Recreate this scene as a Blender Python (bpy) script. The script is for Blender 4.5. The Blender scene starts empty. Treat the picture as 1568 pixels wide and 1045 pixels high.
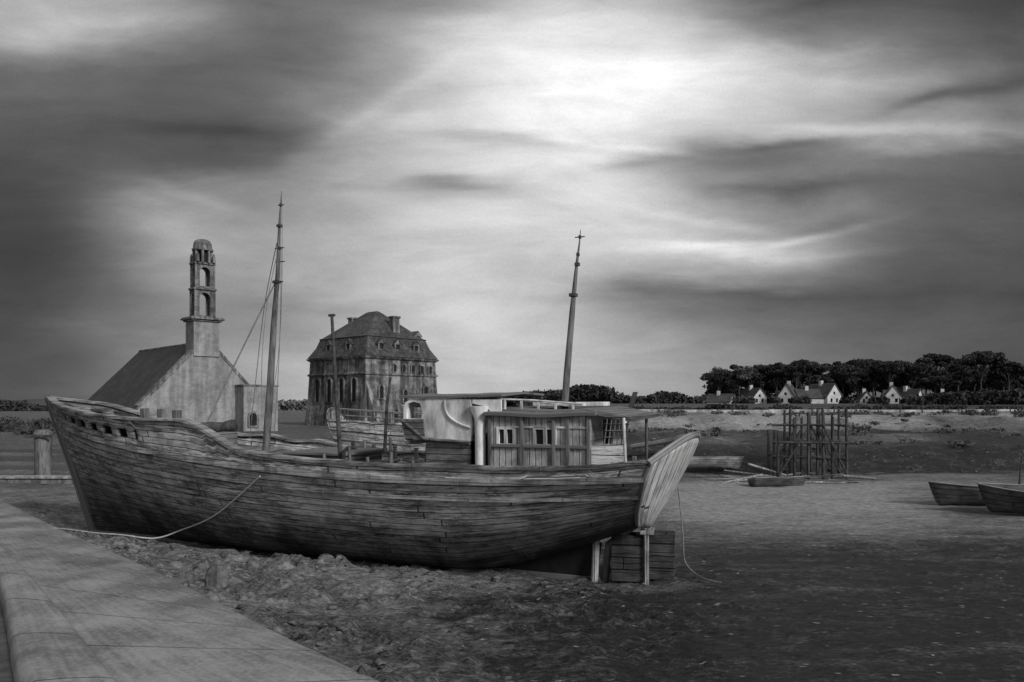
import bpy, math, random
import numpy as np
from mathutils import Vector, Matrix, Euler
random.seed(7); RNG=np.random.RandomState(11)
S=bpy.context.scene
COL=S.collection
R=math.radians
# ------------------------------------------------------------------ camera
EYE=4.0; F=1220.0; HZ=625.0
cd=bpy.data.cameras.new("camera"); cam=bpy.data.objects.new("camera",cd); COL.objects.link(cam)
cam.location=(0,0,EYE); cam.rotation_euler=(R(90),0,0)
cd.lens=28; cd.sensor_width=36; cd.shift_y=0.0654; cd.clip_end=8000; cd.clip_start=0.1
S.camera=cam
S.view_settings.view_transform='Standard'; S.view_settings.look='None'; S.view_settings.exposure=0
# ------------------------------------------------------------------ node helpers
class NT:
    def __init__(s,nt): s.nt=nt; s.n=nt.nodes; s.l=nt.links
    def new(s,t,**k):
        n=s.n.new(t)
        for a,b in k.items(): setattr(n,a,b)
        return n
    def put(s,sock,v):
        if hasattr(v,'is_output') : s.l.new(v,sock)
        elif v is not None:
            if sock.type=='RGBA' and not hasattr(v,'__len__'): v=(v,v,v,1)
            sock.default_value=v
    def math(s,op,a,b=None,c=None,clamp=False):
        n=s.new('ShaderNodeMath',operation=op,use_clamp=clamp)
        s.put(n.inputs[0],a)
        if b is not None: s.put(n.inputs[1],b)
        if c is not None: s.put(n.inputs[2],c)
        return n.outputs[0]
    def mix(s,f,a,b):
        n=s.new('ShaderNodeMix',data_type='FLOAT'); s.put(n.inputs[0],f); s.put(n.inputs[2],a); s.put(n.inputs[3],b); return n.outputs[0]
    def mr(s,v,a,b,c=0.0,d=1.0,smooth=True):
        n=s.new('ShaderNodeMapRange',interpolation_type='SMOOTHSTEP' if smooth else 'LINEAR')
        s.put(n.inputs[0],v); n.inputs[1].default_value=a; n.inputs[2].default_value=b; n.inputs[3].default_value=c; n.inputs[4].default_value=d
        return n.outputs[0]
    def noise(s,vec,scale,detail=4,rough=.55,dist=0.0,dim='3D'):
        n=s.new('ShaderNodeTexNoise',noise_dimensions=dim); s.put(n.inputs['Vector'],vec)
        n.inputs['Scale'].default_value=scale; n.inputs['Detail'].default_value=detail; n.inputs['Roughness'].default_value=rough; n.inputs['Distortion'].default_value=dist
        return n.outputs['Fac']
    def mapv(s,vec,scale,loc=(0,0,0),rot=(0,0,0)):
        n=s.new('ShaderNodeMapping'); s.put(n.inputs[0],vec); n.inputs[1].default_value=loc; n.inputs[2].default_value=rot; n.inputs[3].default_value=scale; return n.outputs[0]
    def sep(s,vec):
        n=s.new('ShaderNodeSeparateXYZ'); s.put(n.inputs[0],vec); return n.outputs
    def comb(s,x,y,z=0.0):
        n=s.new('ShaderNodeCombineXYZ'); s.put(n.inputs[0],x); s.put(n.inputs[1],y); s.put(n.inputs[2],z); return n.outputs[0]
def newmat(name,rough=.85,spec=.25):
    m=bpy.data.materials.new(name); m.use_nodes=True
    t=NT(m.node_tree); b=m.node_tree.nodes['Principled BSDF']
    b.inputs['Roughness'].default_value=rough; b.inputs['Specular IOR Level'].default_value=spec
    return m,t,b
def finish(t,b,val,height=None,dist=.02,strength=.8):
    t.put(b.inputs['Base Color'],val)
    if height is not None:
        bp=t.new('ShaderNodeBump'); bp.inputs['Strength'].default_value=strength; bp.inputs['Distance'].default_value=dist
        t.put(bp.inputs['Height'],height); t.l.new(bp.outputs[0],b.inputs['Normal'])
def coords(t,kind='Object'):
    return t.new('ShaderNodeTexCoord').outputs[kind]
def mat_stone(name,lo,hi,scale=1.0,bump=.03,rough=.9,blocks=None,stain=.5):
    m,t,b=newmat(name,rough); c=coords(t)
    n1=t.noise(c,scale*.35,5,.6); n2=t.noise(c,scale*3,6,.65); n3=t.noise(t.mapv(c,(1.5,1.5,.15)),scale*1.5,4)
    v=t.mr(t.math('ADD',t.math('MULTIPLY',n1,.5),t.math('MULTIPLY',n2,.5)),.36,.64,lo,hi)
    v=t.math('MULTIPLY',v,t.mr(n3,.4,.62,1-stain,1.05))
    h=n2
    if blocks:
        w,hh,k=blocks
        s=t.sep(c); u=t.math('ADD',s[0],s[1])
        br=t.new('ShaderNodeTexBrick'); t.put(br.inputs['Vector'],t.comb(u,s[2]))
        c2=.62 if k<.8 else .88
        br.inputs['Color1'].default_value=(1,1,1,1); br.inputs['Color2'].default_value=(c2,c2,c2,1); br.inputs['Mortar'].default_value=(k,k,k,1)
        br.inputs['Scale'].default_value=1; br.inputs['Mortar Size'].default_value=.02; br.inputs['Brick Width'].default_value=w; br.inputs['Row Height'].default_value=hh
        bw=t.new('ShaderNodeRGBToBW'); t.l.new(br.outputs[0],bw.inputs[0])
        v=t.math('MULTIPLY',v,bw.outputs[0])
    finish(t,b,v,h,bump); return m
def mat_boards(name,lo,hi,width=.16,seam_axis=0,grain_axis=2,kind='Object',seam=.25,plank_len=3.5,paint=None,lowdark=None,rough=.85,grain=1.0,bow=False):
    m,t,b=newmat(name,rough,.2); c=coords(t,kind); s=t.sep(c)
    a=t.math('DIVIDE',s[seam_axis],width); g=s[grain_axis]
    wob=t.math('MULTIPLY',t.math('SUBTRACT',t.noise(t.comb(g,a),.6,2),.5),.12)
    aw=t.math('ADD',a,wob)
    fl=t.math('FLOOR',aw); fr=t.math('FRACT',aw)
    wn=t.new('ShaderNodeTexWhiteNoise',noise_dimensions='1D'); t.put(wn.inputs['W'],fl)
    gl=t.math('ADD',t.math('DIVIDE',g,plank_len),t.math('MULTIPLY',wn.outputs['Value'],7.3))
    gf=t.math('FRACT',gl)
    wn2=t.new('ShaderNodeTexWhiteNoise',noise_dimensions='2D'); t.put(wn2.inputs['Vector'],t.comb(fl,t.math('FLOOR',gl)))
    edge=t.math('MINIMUM',fr,t.math('SUBTRACT',1.0,fr))
    sm=t.mr(edge,.015,.085)
    butt=t.mr(t.math('MINIMUM',gf,t.math('SUBTRACT',1.0,gf)),.001,.005)
    sm=t.math('MULTIPLY',sm,butt)
    gr=t.noise(t.comb(t.math('MULTIPLY',g,1.3*grain),t.math('MULTIPLY',aw,4.5),s[1] if kind=='Object' else 0.0),2.2,5,.7)
    big=t.noise(t.comb(t.math('MULTIPLY',g,.5),t.math('MULTIPLY',s[seam_axis],.9 if kind=='Object' else .22),0.0),1.3,4,.6)
    tone=t.math('ADD',t.math('ADD',.06,t.math('MULTIPLY',wn2.outputs['Value'],.15)),t.math('ADD',t.math('MULTIPLY',gr,.95),t.math('MULTIPLY',big,.7)))
    v=t.mr(tone,.70,1.12,lo,hi)
    fine=t.noise(t.comb(t.math('MULTIPLY',g,1.3),t.math('MULTIPLY',aw,13.0),0.0),2.0,4,.75)
    v=t.math('MULTIPLY',v,t.mr(fine,.32,.66,.5,1.35,False))
    drip=t.noise(t.comb(t.math('MULTIPLY',g,1.1),t.math('MULTIPLY',s[seam_axis],.16 if kind=='UV' else .8),3.0),1.2,5,.7,.4)
    v=t.math('MULTIPLY',v,t.mr(drip,.36,.62,.5,1.25,False))
    if paint:
        pc,th=paint
        pn=t.noise(t.comb(t.math('MULTIPLY',g,.55),t.math('MULTIPLY',aw,.9),0.0),1.4,7,.82)
        pm=t.mr(pn,th,th+.05)
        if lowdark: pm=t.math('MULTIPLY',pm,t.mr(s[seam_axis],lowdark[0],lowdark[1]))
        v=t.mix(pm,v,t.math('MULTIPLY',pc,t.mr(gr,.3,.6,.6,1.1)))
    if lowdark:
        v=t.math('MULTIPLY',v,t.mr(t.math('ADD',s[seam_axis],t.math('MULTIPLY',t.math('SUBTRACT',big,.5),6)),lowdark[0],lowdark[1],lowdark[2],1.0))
    # bleached streaks, drying cracks
    stk=t.noise(t.comb(t.math('MULTIPLY',g,.35),t.math('MULTIPLY',aw,5.0),9.0),2.0,4,.7)
    v=t.math('ADD',v,t.math('MULTIPLY',t.math('MULTIPLY',t.mr(stk,.54,.66),hi*.75),t.mr(drip,.4,.6)))
    if bow: v=t.math('MULTIPLY',v,t.mr(t.math('ADD',g,t.math('MULTIPLY',big,3)),2,12,.50,1.0))
    chk=t.noise(t.comb(t.math('MULTIPLY',g,.8),t.math('MULTIPLY',aw,9.0),4.0),2.0,3,.6)
    v=t.math('MULTIPLY',v,t.mr(chk,.34,.42,.45,1.0))
    v=t.math('MULTIPLY',v,t.mix(sm,seam,1.0))
    h=t.math('ADD',t.math('MULTIPLY',sm,.7),t.math('MULTIPLY',gr,.45))
    finish(t,b,v,h,.03,.9); return m
def mat_plain(name,lo,hi,scale=3,rough=.8,bump=.01,stretch=(1,1,1),spec=.25):
    m,t,b=newmat(name,rough,spec); c=t.mapv(coords(t),stretch)
    n=t.noise(c,scale,6,.65); n2=t.noise(c,scale*.25,3)
    v=t.mr(t.math('ADD',t.math('MULTIPLY',n,.6),t.math('MULTIPLY',n2,.4)),.35,.65,lo,hi)
    finish(t,b,v,n,bump); return m
# ------------------------------------------------------------------ mesh helpers
def mesh_obj(name,verts,faces,mat=None,parent=None,smooth=False,uvs=None):
    me=bpy.data.meshes.new(name); me.from_pydata([tuple(v) for v in verts],[],faces)
    if uvs is not None:
        ul=me.uv_layers.new(name="UVMap")
        vi=np.zeros(len(me.loops),int); me.loops.foreach_get('vertex_index',vi)
        ul.data.foreach_set('uv',np.array(uvs,float)[vi].ravel())
    me.update()
    if smooth: me.polygons.foreach_set('use_smooth',[True]*len(me.polygons))
    o=bpy.data.objects.new(name,me); COL.objects.link(o)
    if mat: me.materials.append(mat)
    if parent: o.parent=parent
    return o
def bevel(o,w=.02,seg=2):
    md=o.modifiers.new('b','BEVEL'); md.width=w; md.segments=seg; md.limit_method='ANGLE'; return o
def box(name,x0,x1,y0,y1,z0,z1,mat,parent=None,bev=.015,M=None,taper=None):
    v=[]
    for z in (z0,z1):
        k=0 if (taper is None or z==z0) else taper
        for x,y in ((x0+k,y0+k),(x1-k,y0+k),(x1-k,y1-k),(x0+k,y1-k)): v.append(Vector((x,y,z)))
    if M is not None: v=[M@p for p in v]
    f=[(0,3,2,1),(4,5,6,7),(0,1,5,4),(1,2,6,5),(2,3,7,6),(3,0,4,7)]
    o=mesh_obj(name,v,f,mat,parent)
    if bev: bevel(o,bev)
    return o
def empty(name,loc=(0,0,0),rot=(0,0,0),scale=(1,1,1)):
    e=bpy.data.objects.new(name,None); COL.objects.link(e); e.location=loc; e.rotation_euler=rot; e.scale=scale; e.empty_display_size=.5; return e
def tube(name,pts,rad,mat,parent=None,smooth_path=False,res=3):
    cu=bpy.data.curves.new(name,'CURVE'); cu.dimensions='3D'; cu.bevel_depth=1.0; cu.bevel_resolution=res; cu.use_fill_caps=True
    if smooth_path:
        sp=cu.splines.new('NURBS'); sp.points.add(len(pts)-1); sp.use_endpoint_u=True; sp.order_u=min(4,len(pts)); cu.resolution_u=8
    else:
        sp=cu.splines.new('POLY'); sp.points.add(len(pts)-1)
    for i,p in enumerate(pts):
        sp.points[i].co=(*p,1); sp.points[i].radius=rad[i] if hasattr(rad,'__len__') else rad
    o=bpy.data.objects.new('tmp',cu)
    me=bpy.data.meshes.new_from_object(o); me.name=name
    bpy.data.objects.remove(o)
    me.materials.clear(); me.materials.append(mat)
    o=bpy.data.objects.new(name,me); COL.objects.link(o)
    if parent: o.parent=parent
    return o
MXZ=Matrix(((1,0,0,0),(0,0,-1,0),(0,1,0,0),(0,0,0,1)))   # 2D (a,b)->(x,z), thickness along y
MYZ=Matrix(((0,0,1,0),(1,0,0,0),(0,1,0,0),(0,0,0,1)))   # 2D (a,b)->(y,z), thickness along x
def plate(name,outer,holes,thick,mat,parent=None,M=MXZ,at=0.0):
    cu=bpy.data.curves.new(name,'CURVE'); cu.dimensions='2D'; cu.fill_mode='BOTH'; cu.extrude=thick/2
    for ring in [outer]+list(holes):
        sp=cu.splines.new('POLY'); sp.points.add(len(ring)-1); sp.use_cyclic_u=True
        for i,p in enumerate(ring): sp.points[i].co=(p[0],p[1],0,1)
    o=bpy.data.objects.new('tmp',cu)
    me=bpy.data.meshes.new_from_object(o); bpy.data.objects.remove(o)
    T=Matrix.Translation((0,at,0)) if M is MXZ else Matrix.Translation((at,0,0)) if M is MYZ else Matrix.Identity(4)
    me.transform(T@M); me.name=name; me.materials.clear(); me.materials.append(mat)
    o=bpy.data.objects.new(name,me); COL.objects.link(o)
    if parent: o.parent=parent
    return o
def rect(x0,x1,z0,z1): return [(x0,z0),(x1,z0),(x1,z1),(x0,z1)]
def arch(xc,w,z0,z1,n=10):
    r=w/2; p=[(xc-r,z0),(xc+r,z0)]
    for i in range(n+1):
        a=math.pi*i/n; p.append((xc+r*math.cos(a),z1-r+r*math.sin(a)))
    return p
# ---- numpy noise
TAB=RNG.rand(256,256)
def vn(x,y,ox=0,oy=0):
    x=x+ox;y=y+oy
    xi=np.floor(x).astype(int); yi=np.floor(y).astype(int); fx=x-xi; fy=y-yi
    fx=fx*fx*(3-2*fx); fy=fy*fy*(3-2*fy)
    g=lambda a,b:TAB[a%256,b%256]
    return (g(xi,yi)*(1-fx)+g(xi+1,yi)*fx)*(1-fy)+(g(xi,yi+1)*(1-fx)+g(xi+1,yi+1)*fx)*fy
def fbm(x,y,o=4,s=0):
    r=0;a=.5;t=0
    for i in range(o): r=r+a*vn(x*2**i,y*2**i,17.3*i+s,9.1*i+s*2); t+=a; a*=.55
    return r/t
def ss(v,a,b):
    t=np.clip((v-a)/(b-a),0,1); return t*t*(3-2*t)
# ------------------------------------------------------------------ world / sky
w=bpy.data.worlds.new("World"); S.world=w; w.use_nodes=True
t=NT(w.node_tree); t.n.clear()
out=t.new('ShaderNodeOutputWorld'); bg=t.new('ShaderNodeBackground'); t.l.new(bg.outputs[0],out.inputs[0])
w.cycles.sampling_method='MANUAL'; w.cycles.sample_map_resolution=256
SUN=Vector((.62,-.68,.52)).normalized()
sky=t.new('ShaderNodeTexSky'); sky.sky_type='NISHITA'; sky.sun_disc=False
sky.sun_elevation=math.asin(SUN.z); sky.sun_rotation=math.atan2(SUN.x,SUN.y)
bw=t.new('ShaderNodeRGBToBW'); t.l.new(sky.outputs[0],bw.inputs[0])
d=t.new('ShaderNodeTexCoord').outputs['Generated']; s3=t.sep(d)
yy=t.math('MAXIMUM',s3[1],.2)
U=t.math('DIVIDE',s3[0],yy); W=t.math('DIVIDE',s3[2],yy)
P=t.comb(U,W)
# domain warp, elongated like wind-drawn cloud
wa=t.noise(t.mapv(P,(2.2,6.5,1),rot=(0,0,R(-6))),1.0,5,.55)
wb=t.noise(t.mapv(P,(2.6,9,1),loc=(5,3,0),rot=(0,0,R(8))),1.0,5,.6)
Uw=t.math('ADD',U,t.math('MULTIPLY',t.math('SUBTRACT',wa,.5),.24))
Ww=t.math('ADD',W,t.math('MULTIPLY',t.math('SUBTRACT',wb,.5),.10))
cols=[0,100,200,300,400,500,600,700,800,900,1000,1100,1200,1300,1400,1500,1568]
rows={0:[165,182,165,125,105,110,125,140,190,205,190,125,95,88,85,78,70],
60:[140,160,138,112,100,120,150,195,225,235,215,165,125,120,110,95,85],
110:[110,110,95,92,95,140,175,220,240,243,235,215,185,190,150,115,95],
160:[90,92,90,88,95,130,165,205,235,240,230,210,195,165,155,125,115],
205:[85,85,85,82,80,135,190,205,228,240,220,200,185,180,170,155,145],
240:[78,80,92,90,95,150,180,195,218,235,200,160,135,130,110,98,95],
275:[72,78,95,125,135,165,178,185,205,218,190,120,100,110,100,95,90],
330:[66,75,140,145,140,165,185,195,205,210,198,165,150,105,90,88,85],
385:[62,72,135,150,150,165,185,195,200,195,190,185,175,110,90,82,78],
450:[64,72,112,132,142,164,190,200,195,168,120,94,88,82,77,72,67],
520:[65,73,104,126,148,168,186,196,192,174,152,132,115,104,95,86,80],
600:[78,88,106,128,148,164,180,190,188,176,160,143,126,105,88,72,66]}
lin=lambda c:((c/255+.055)/1.055)**2.4 if c>10 else c/255/12.92
fac=t.mr(Uw,(0-784)/F,(1568-784)/F,0,1,False)
prev=None; vs=sorted(rows,reverse=True)
for i,vv in enumerate(vs):
    r=t.new('ShaderNodeValToRGB'); cr=r.color_ramp; cr.interpolation='B_SPLINE'
    while len(cr.elements)>1: cr.elements.remove(cr.elements[-1])
    for k,(c,val) in enumerate(zip(cols,rows[vv])):
        e=cr.elements[0] if k==0 else cr.elements.new(c/1568)
        e.position=c/1568; L=lin(val); e.color=(L,L,L,1)
    t.l.new(fac,r.inputs[0])
    g=t.new('ShaderNodeRGBToBW'); t.l.new(r.outputs[0],g.inputs[0])
    if prev is None: prev=g.outputs[0]
    else: prev=t.mix(t.mr(Ww,(HZ-vs[i-1])/F,(HZ-vv)/F,0,1,False),prev,g.outputs[0])
def blob(cur,u,v,ru,rv,amt,ang=0,wk=.55):
    # elongated cloud streak in a fixed compass direction; amt<0 darkens, >0 brightens
    du=t.math('SUBTRACT',t.mix(wk,U,Uw),(u-784)/F); dv=t.math('SUBTRACT',t.mix(wk,W,Ww),(HZ-v)/F)
    ca,sa=math.cos(ang),math.sin(ang)
    a=t.math('DIVIDE',t.math('ADD',t.math('MULTIPLY',du,ca),t.math('MULTIPLY',dv,sa)),ru/F)
    b=t.math('DIVIDE',t.math('SUBTRACT',t.math('MULTIPLY',dv,ca),t.math('MULTIPLY',du,sa)),rv/F)
    e=t.math('EXPONENT',t.math('MULTIPLY',t.math('ADD',t.math('MULTIPLY',a,a),t.math('MULTIPLY',b,b)),-1.0))
    return t.math('MULTIPLY',cur,t.math('ADD',1.0,t.math('MULTIPLY',e,amt)))
for bb in [(695,280,75,13,-.42,.0),(1130,238,190,20,-.5,.10),(760,214,120,8,-.25,-.08),(1500,138,120,15,-.5,.12),(1120,280,130,22,-.3,0),
           (1120,383,130,13,.45,-.03),(255,345,60,28,.25,-.4),(262,430,70,26,.35,-.2),(330,205,150,16,-.25,-.15),
           (1060,330,110,9,.25,-.15),(1330,195,170,10,.3,0),(430,470,130,14,-.15,-.1),(600,120,60,30,-.15,.5),(1240,340,80,10,-.2,.2),
           (1180,224,110,7,-.4,.09,.25),(960,252,60,6,-.25,.1,.25),(1255,356,90,6,.35,.22,.3),(1120,372,95,6,.35,.05,.25),(690,270,60,6,-.3,.05,.25),
           (1010,232,90,6,.3,-.1,.3),(1420,150,60,8,-.3,.3,.3),(290,300,80,10,.3,-.3,.4),(560,175,110,14,.25,.5,.5),(120,40,200,22,.3,.1,.5),
           (1230,75,140,16,.22,.1),(1000,440,90,16,-.25,.1)]:
    prev=blob(prev,*bb)
st=t.noise(t.mapv(P,(3.2,17,1),rot=(0,0,R(7))),1.0,6,.6,.5)
st2=t.noise(t.mapv(P,(5,12,1),rot=(0,0,R(-12))),1.0,5,.6,.5)
st3=t.noise(t.mapv(P,(300,300,1)),1.0,2,.6)
prev=t.math('MULTIPLY',prev,t.mr(st,.3,.7,.84,1.17,False))
prev=t.math('MULTIPLY',prev,t.mr(st2,.3,.7,.86,1.14,False))
prev=t.math('MULTIPLY',prev,t.mr(st3,.3,.7,.96,1.04,False))
away=t.math('MAXIMUM',t.mr(s3[1],.45,.15),t.mr(s3[2],.55,.8))
prev=t.math('MULTIPLY',t.math('POWER',prev,1.03),1.10)
prev=t.mix(away,prev,.38)
tot=t.math('ADD',t.math('MULTIPLY',prev,9.8),t.math('MULTIPLY',bw.outputs[0],.02))
t.l.new(tot,bg.inputs[0]); bg.inputs[1].default_value=.1
# ------------------------------------------------------------------ sun
sd=bpy.data.lights.new("sun","SUN"); sd.energy=2.6; sd.angle=R(12); sd.color=(1,.995,.99)
so=bpy.data.objects.new("sun",sd); COL.objects.link(so); so.rotation_euler=SUN.to_track_quat('Z','Y').to_euler(); so.location=(20,-30,40)
# ------------------------------------------------------------------ pavement path
outer=[(8.2,-.4),(4.3,4.2),(1.2,7.5),(-1.71,10.75),(-3.64,12.9),(-5.48,15.05),(-7.9,17.9),(-12.2,22.6),(-17.2,28.2),(-21.2,32.9),(-27,39.5)]
inner=[(3.4,-1.0),(.2,4.1),(-2.2,7.0),(-5.0,10.3),(-7.7,13.75),(-10.8,17.7),(-13.4,20.9),(-17.2,25.6),(-21.8,31),(-26,36),(-31,42)]
def dens(P_,n=12):
    P_=[np.array(p,float) for p in P_]; o=[]
    for i in range(len(P_)-1):
        p0=P_[max(i-1,0)];p1=P_[i];p2=P_[i+1];p3=P_[min(i+2,len(P_)-1)]
        for k in range(n):
            s=k/n; o.append(.5*((2*p1)+(-p0+p2)*s+(2*p0-5*p1+4*p2-p3)*s*s+(-p0+3*p1-3*p2+p3)*s**3))
    o.append(P_[-1]); return np.array(o)
OUT=dens(outer); INN=dens(inner)
# ------------------------------------------------------------------ ground sheet
def axis(lo,hi,step,far,g=1.06):
    a=list(np.arange(lo,hi,step)); s=step; v=a[-1]
    while v<far: s*=g; v+=s; a.append(v)
    b=[];s=step;v=lo
    while v>-far: s*=g; v-=s; b.append(v)
    return np.array(b[::-1]+a)
X=axis(-13,13,.085,4000); Y=axis(9.5,26,.075,4000,1.035); Y=Y[Y>-60]
XX,YY=np.meshgrid(X,Y)
def smin_dist_edge(x,y):
    ex=np.interp(y,OUT[:,1],OUT[:,0]); return x-ex
ed=smin_dist_edge(XX,YY)
rg=XX/np.maximum(YY,1)
lumpy=(1-ss(XX,-1.5,7))*(1-ss(YY,30,45))
n1=fbm(XX*.9,YY*.9,4,1); n2=fbm(XX*3.2,YY*4.5,4,5); n3=fbm(XX*.25,YY*.25,3,8)
n4=fbm(XX*6.5,YY*8,3,25); msk=ss(fbm(XX*.45,YY*.6,3,41),.40,.60)
Z=(n3-.5)*.18+(n1-.5)*(.06+.22*lumpy)+np.maximum(n2-.48,0)*(.08+.55*lumpy*(.35+.65*msk))+np.maximum(n4-.5,0)*(.05+.28*lumpy*msk)
# scour ridge along the keel on the camera side
bx_,by_=-13.6,26.0; ax_,ay_=.907,-.421
sal=(XX-bx_)*ax_+(YY-by_)*ay_; lat=(XX-bx_)*.421+(YY-by_)*.907
inb=ss(sal,-1.5,.5)*(1-ss(sal,17.5,19.5))
Z+=inb*(.16*np.exp(-((lat+1.9)/.6)**2)*(.4+1.2*fbm(XX*1.4,YY*1.4,3,3)))
Z-=.10*np.exp(-(lat/1.6)**2)*inb
Z+= .12*np.exp(-np.maximum(ed,0)/1.6)*(YY>3)
Z=np.where(ed<-.12,np.minimum(Z*.2,.1),Z)
# right bank
foot=47+2.5*(fbm(XX*.08,XX*0+3,3,2)-.5)*2
tb=YY-foot+ (fbm(XX*.5,YY*.5,3,4)-.5)*1.2
bank=1.55*ss(tb,0,4.5)+ .5*ss(tb,6,14)+1.25*ss(tb+5*(fbm(XX*.55,YY*.05,4,77)-.5)+4*(fbm(XX*.12,YY*.02,3,71)-.5),23,29)+.35*ss(tb,30,34)+1.4*ss(tb,60,150)
bank+=(fbm(XX*.35,YY*.3,4,9)-.5)*.7*ss(tb,4,10)*(1-ss(tb,26,31))+(fbm(XX*1.6,YY*.7,3,19)-.5)*.5*ss(tb,3,8)*(1-ss(tb,24,29))
lefty=ss(-rg,.50,.545)
mleft=(2.1*ss(YY,44,56))*(1-lefty)
kx=ss(rg,-.12,.04)
land=np.where(YY>40, bank*kx+mleft*(1-kx),0)
low=-.55*ss(YY,43,47)*(1-ss(YY,78,88))+(1.0+.5*(fbm(XX*.1,YY*.1,3,5)-.5))*ss(YY,80,96)+1.6*ss(YY,150,240)
Z+=land*(1-lefty)+lefty*low*(YY>40)
nx,ny=len(X),len(Y)
verts=np.column_stack([XX.ravel(),YY.ravel(),Z.ravel()])
me=bpy.data.meshes.new("ground"); me.vertices.add(nx*ny); me.vertices.foreach_set('co',verts.ravel())
ii,jj=np.meshgrid(np.arange(nx-1),np.arange(ny-1)); a=(jj*nx+ii).ravel()
fc=np.column_stack([a,a+1,a+1+nx,a+nx]); nf=len(fc)
me.loops.add(nf*4); me.loops.foreach_set('vertex_index',fc.ravel())
me.polygons.add(nf); me.polygons.foreach_set('loop_start',np.arange(nf)*4); me.polygons.foreach_set('loop_total',np.full(nf,4))
me.polygons.foreach_set('use_smooth',np.ones(nf,bool)); me.update()
dry_shade=.34+.0*XX
dry_shade=dry_shade+.15*lumpy
dry_shade=dry_shade-.36*ss(XX,-4,4)*(1-ss(YY,19,28))-.12*(1-ss(YY,12,20))  # near-right darkening: wet mud plus a vignette painted into the colour
dry_shade=dry_shade+.52*ss(YY,22,30)*(1-ss(YY,40,46))*ss(XX,4,8)*(1-.75*ss(rg,.42,.58))
dry_shade=dry_shade+(fbm(XX*.16,YY*.45,4,33)-.5)*.5
dry_shade=dry_shade+(n1-.5)*.35
bd=np.where(tb<4.8,.0,np.where(tb<33,.14+.55*ss(tb,20,27)+(fbm(XX*.14+YY*.1,YY*.22,4,12)-.5)*1.5+(fbm(XX*.7,YY*.1,3,14)-.5)*.7,.12))  # bank: dark foot and bright face patches paint in shadow and light
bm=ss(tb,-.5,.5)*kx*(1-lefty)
dry_shade=dry_shade*(1-bm)+bd*bm
dry_shade=np.where((YY>44)&(kx<.5),.25,dry_shade)
at=me.attributes.new('dry_shade','FLOAT','POINT'); at.data.foreach_set('value',np.clip(dry_shade,0,1).ravel())
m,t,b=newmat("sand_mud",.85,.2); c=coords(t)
an=t.new('ShaderNodeAttribute'); an.attribute_name='dry_shade'
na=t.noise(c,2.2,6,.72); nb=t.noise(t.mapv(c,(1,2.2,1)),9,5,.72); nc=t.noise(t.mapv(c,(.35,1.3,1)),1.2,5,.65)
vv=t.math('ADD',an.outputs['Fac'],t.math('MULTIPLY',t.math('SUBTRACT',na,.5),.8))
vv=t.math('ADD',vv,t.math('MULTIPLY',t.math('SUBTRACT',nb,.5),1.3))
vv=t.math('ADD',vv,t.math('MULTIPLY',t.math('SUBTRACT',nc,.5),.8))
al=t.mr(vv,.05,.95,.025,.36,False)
vo=t.new('ShaderNodeTexVoronoi'); t.put(vo.inputs['Vector'],t.mapv(c,(1,2.4,1))); vo.inputs['Scale'].default_value=2.6; vo.inputs['Randomness'].default_value=1
sc=t.sep(vo.outputs['Color'])
fl=t.math('MULTIPLY',t.mr(t.math('ADD',vo.outputs['Distance'],t.math('MULTIPLY',t.math('SUBTRACT',nb,.5),.5)),.10,.19,1,0),t.math('GREATER_THAN',sc[0],.70))
al=t.mix(t.math('MULTIPLY',fl,.75),al,.42)
nd=t.noise(t.mapv(c,(.8,3.4,1),rot=(0,0,R(7))),3.2,5,.72,.0)
al=t.math('MULTIPLY',al,t.mr(nd,.34,.66,.45,1.6,False))
h=t.math('ADD',t.math('MULTIPLY',na,.6),t.math('ADD',t.math('MULTIPLY',nb,.4),t.math('ADD',t.math('MULTIPLY',nd,.35),t.math('MULTIPLY',fl,.2))))
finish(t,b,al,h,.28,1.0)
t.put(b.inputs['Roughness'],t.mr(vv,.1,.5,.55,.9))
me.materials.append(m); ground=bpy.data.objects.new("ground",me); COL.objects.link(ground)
def gz(x,y):
    i=min(max(np.searchsorted(X,x),1),nx-1); j=min(max(np.searchsorted(Y,y),1),ny-1); return float(Z[j,i])
# harbour water (left background)
mw,t,b=newmat("water",.12,.5); c=coords(t); finish(t,b,.05,t.noise(t.mapv(c,(.5,2,1)),1.5,4),.05,.3)
mesh_obj("water",[(-420,46,-.22),(-22,46,-.22),(-40,92,-.22),(-420,92,-.22)],[(0,1,2,3)],mw)
# ------------------------------------------------------------------ pavement mesh
m_pav,t,b=newmat("pavement_concrete",.75,.3); uvn=coords(t,'UV'); s=t.sep(uvn); c=coords(t)
fr=t.math('FRACT',t.math('DIVIDE',s[0],2.1)); e=t.math('MINIMUM',fr,t.math('SUBTRACT',1.0,fr)); jn=t.mr(e,.004,.012)
n1_=t.noise(c,.6,6,.65); n2_=t.noise(c,14,6,.7); n3_=t.noise(t.mapv(uvn,(.4,5,1)),1.5,5)
wn=t.new('ShaderNodeTexWhiteNoise',noise_dimensions='1D'); t.put(wn.inputs['W'],t.math('FLOOR',t.math('DIVIDE',s[0],2.1)))
v=t.math('ADD',t.math('MULTIPLY',n1_,.5),t.math('ADD',t.math('MULTIPLY',n2_,.3),t.math('MULTIPLY',n3_,.2)))
v=t.mr(v,.38,.62,.12,.31); v=t.math('MULTIPLY',v,t.math('ADD',.88,t.math('MULTIPLY',wn.outputs['Value'],.2)))
v=t.math('MULTIPLY',v,t.mix(jn,.35,1.0))
finish(t,b,v,t.math('ADD',jn,t.math('MULTIPLY',n2_,.5)),.02,.8)
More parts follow.
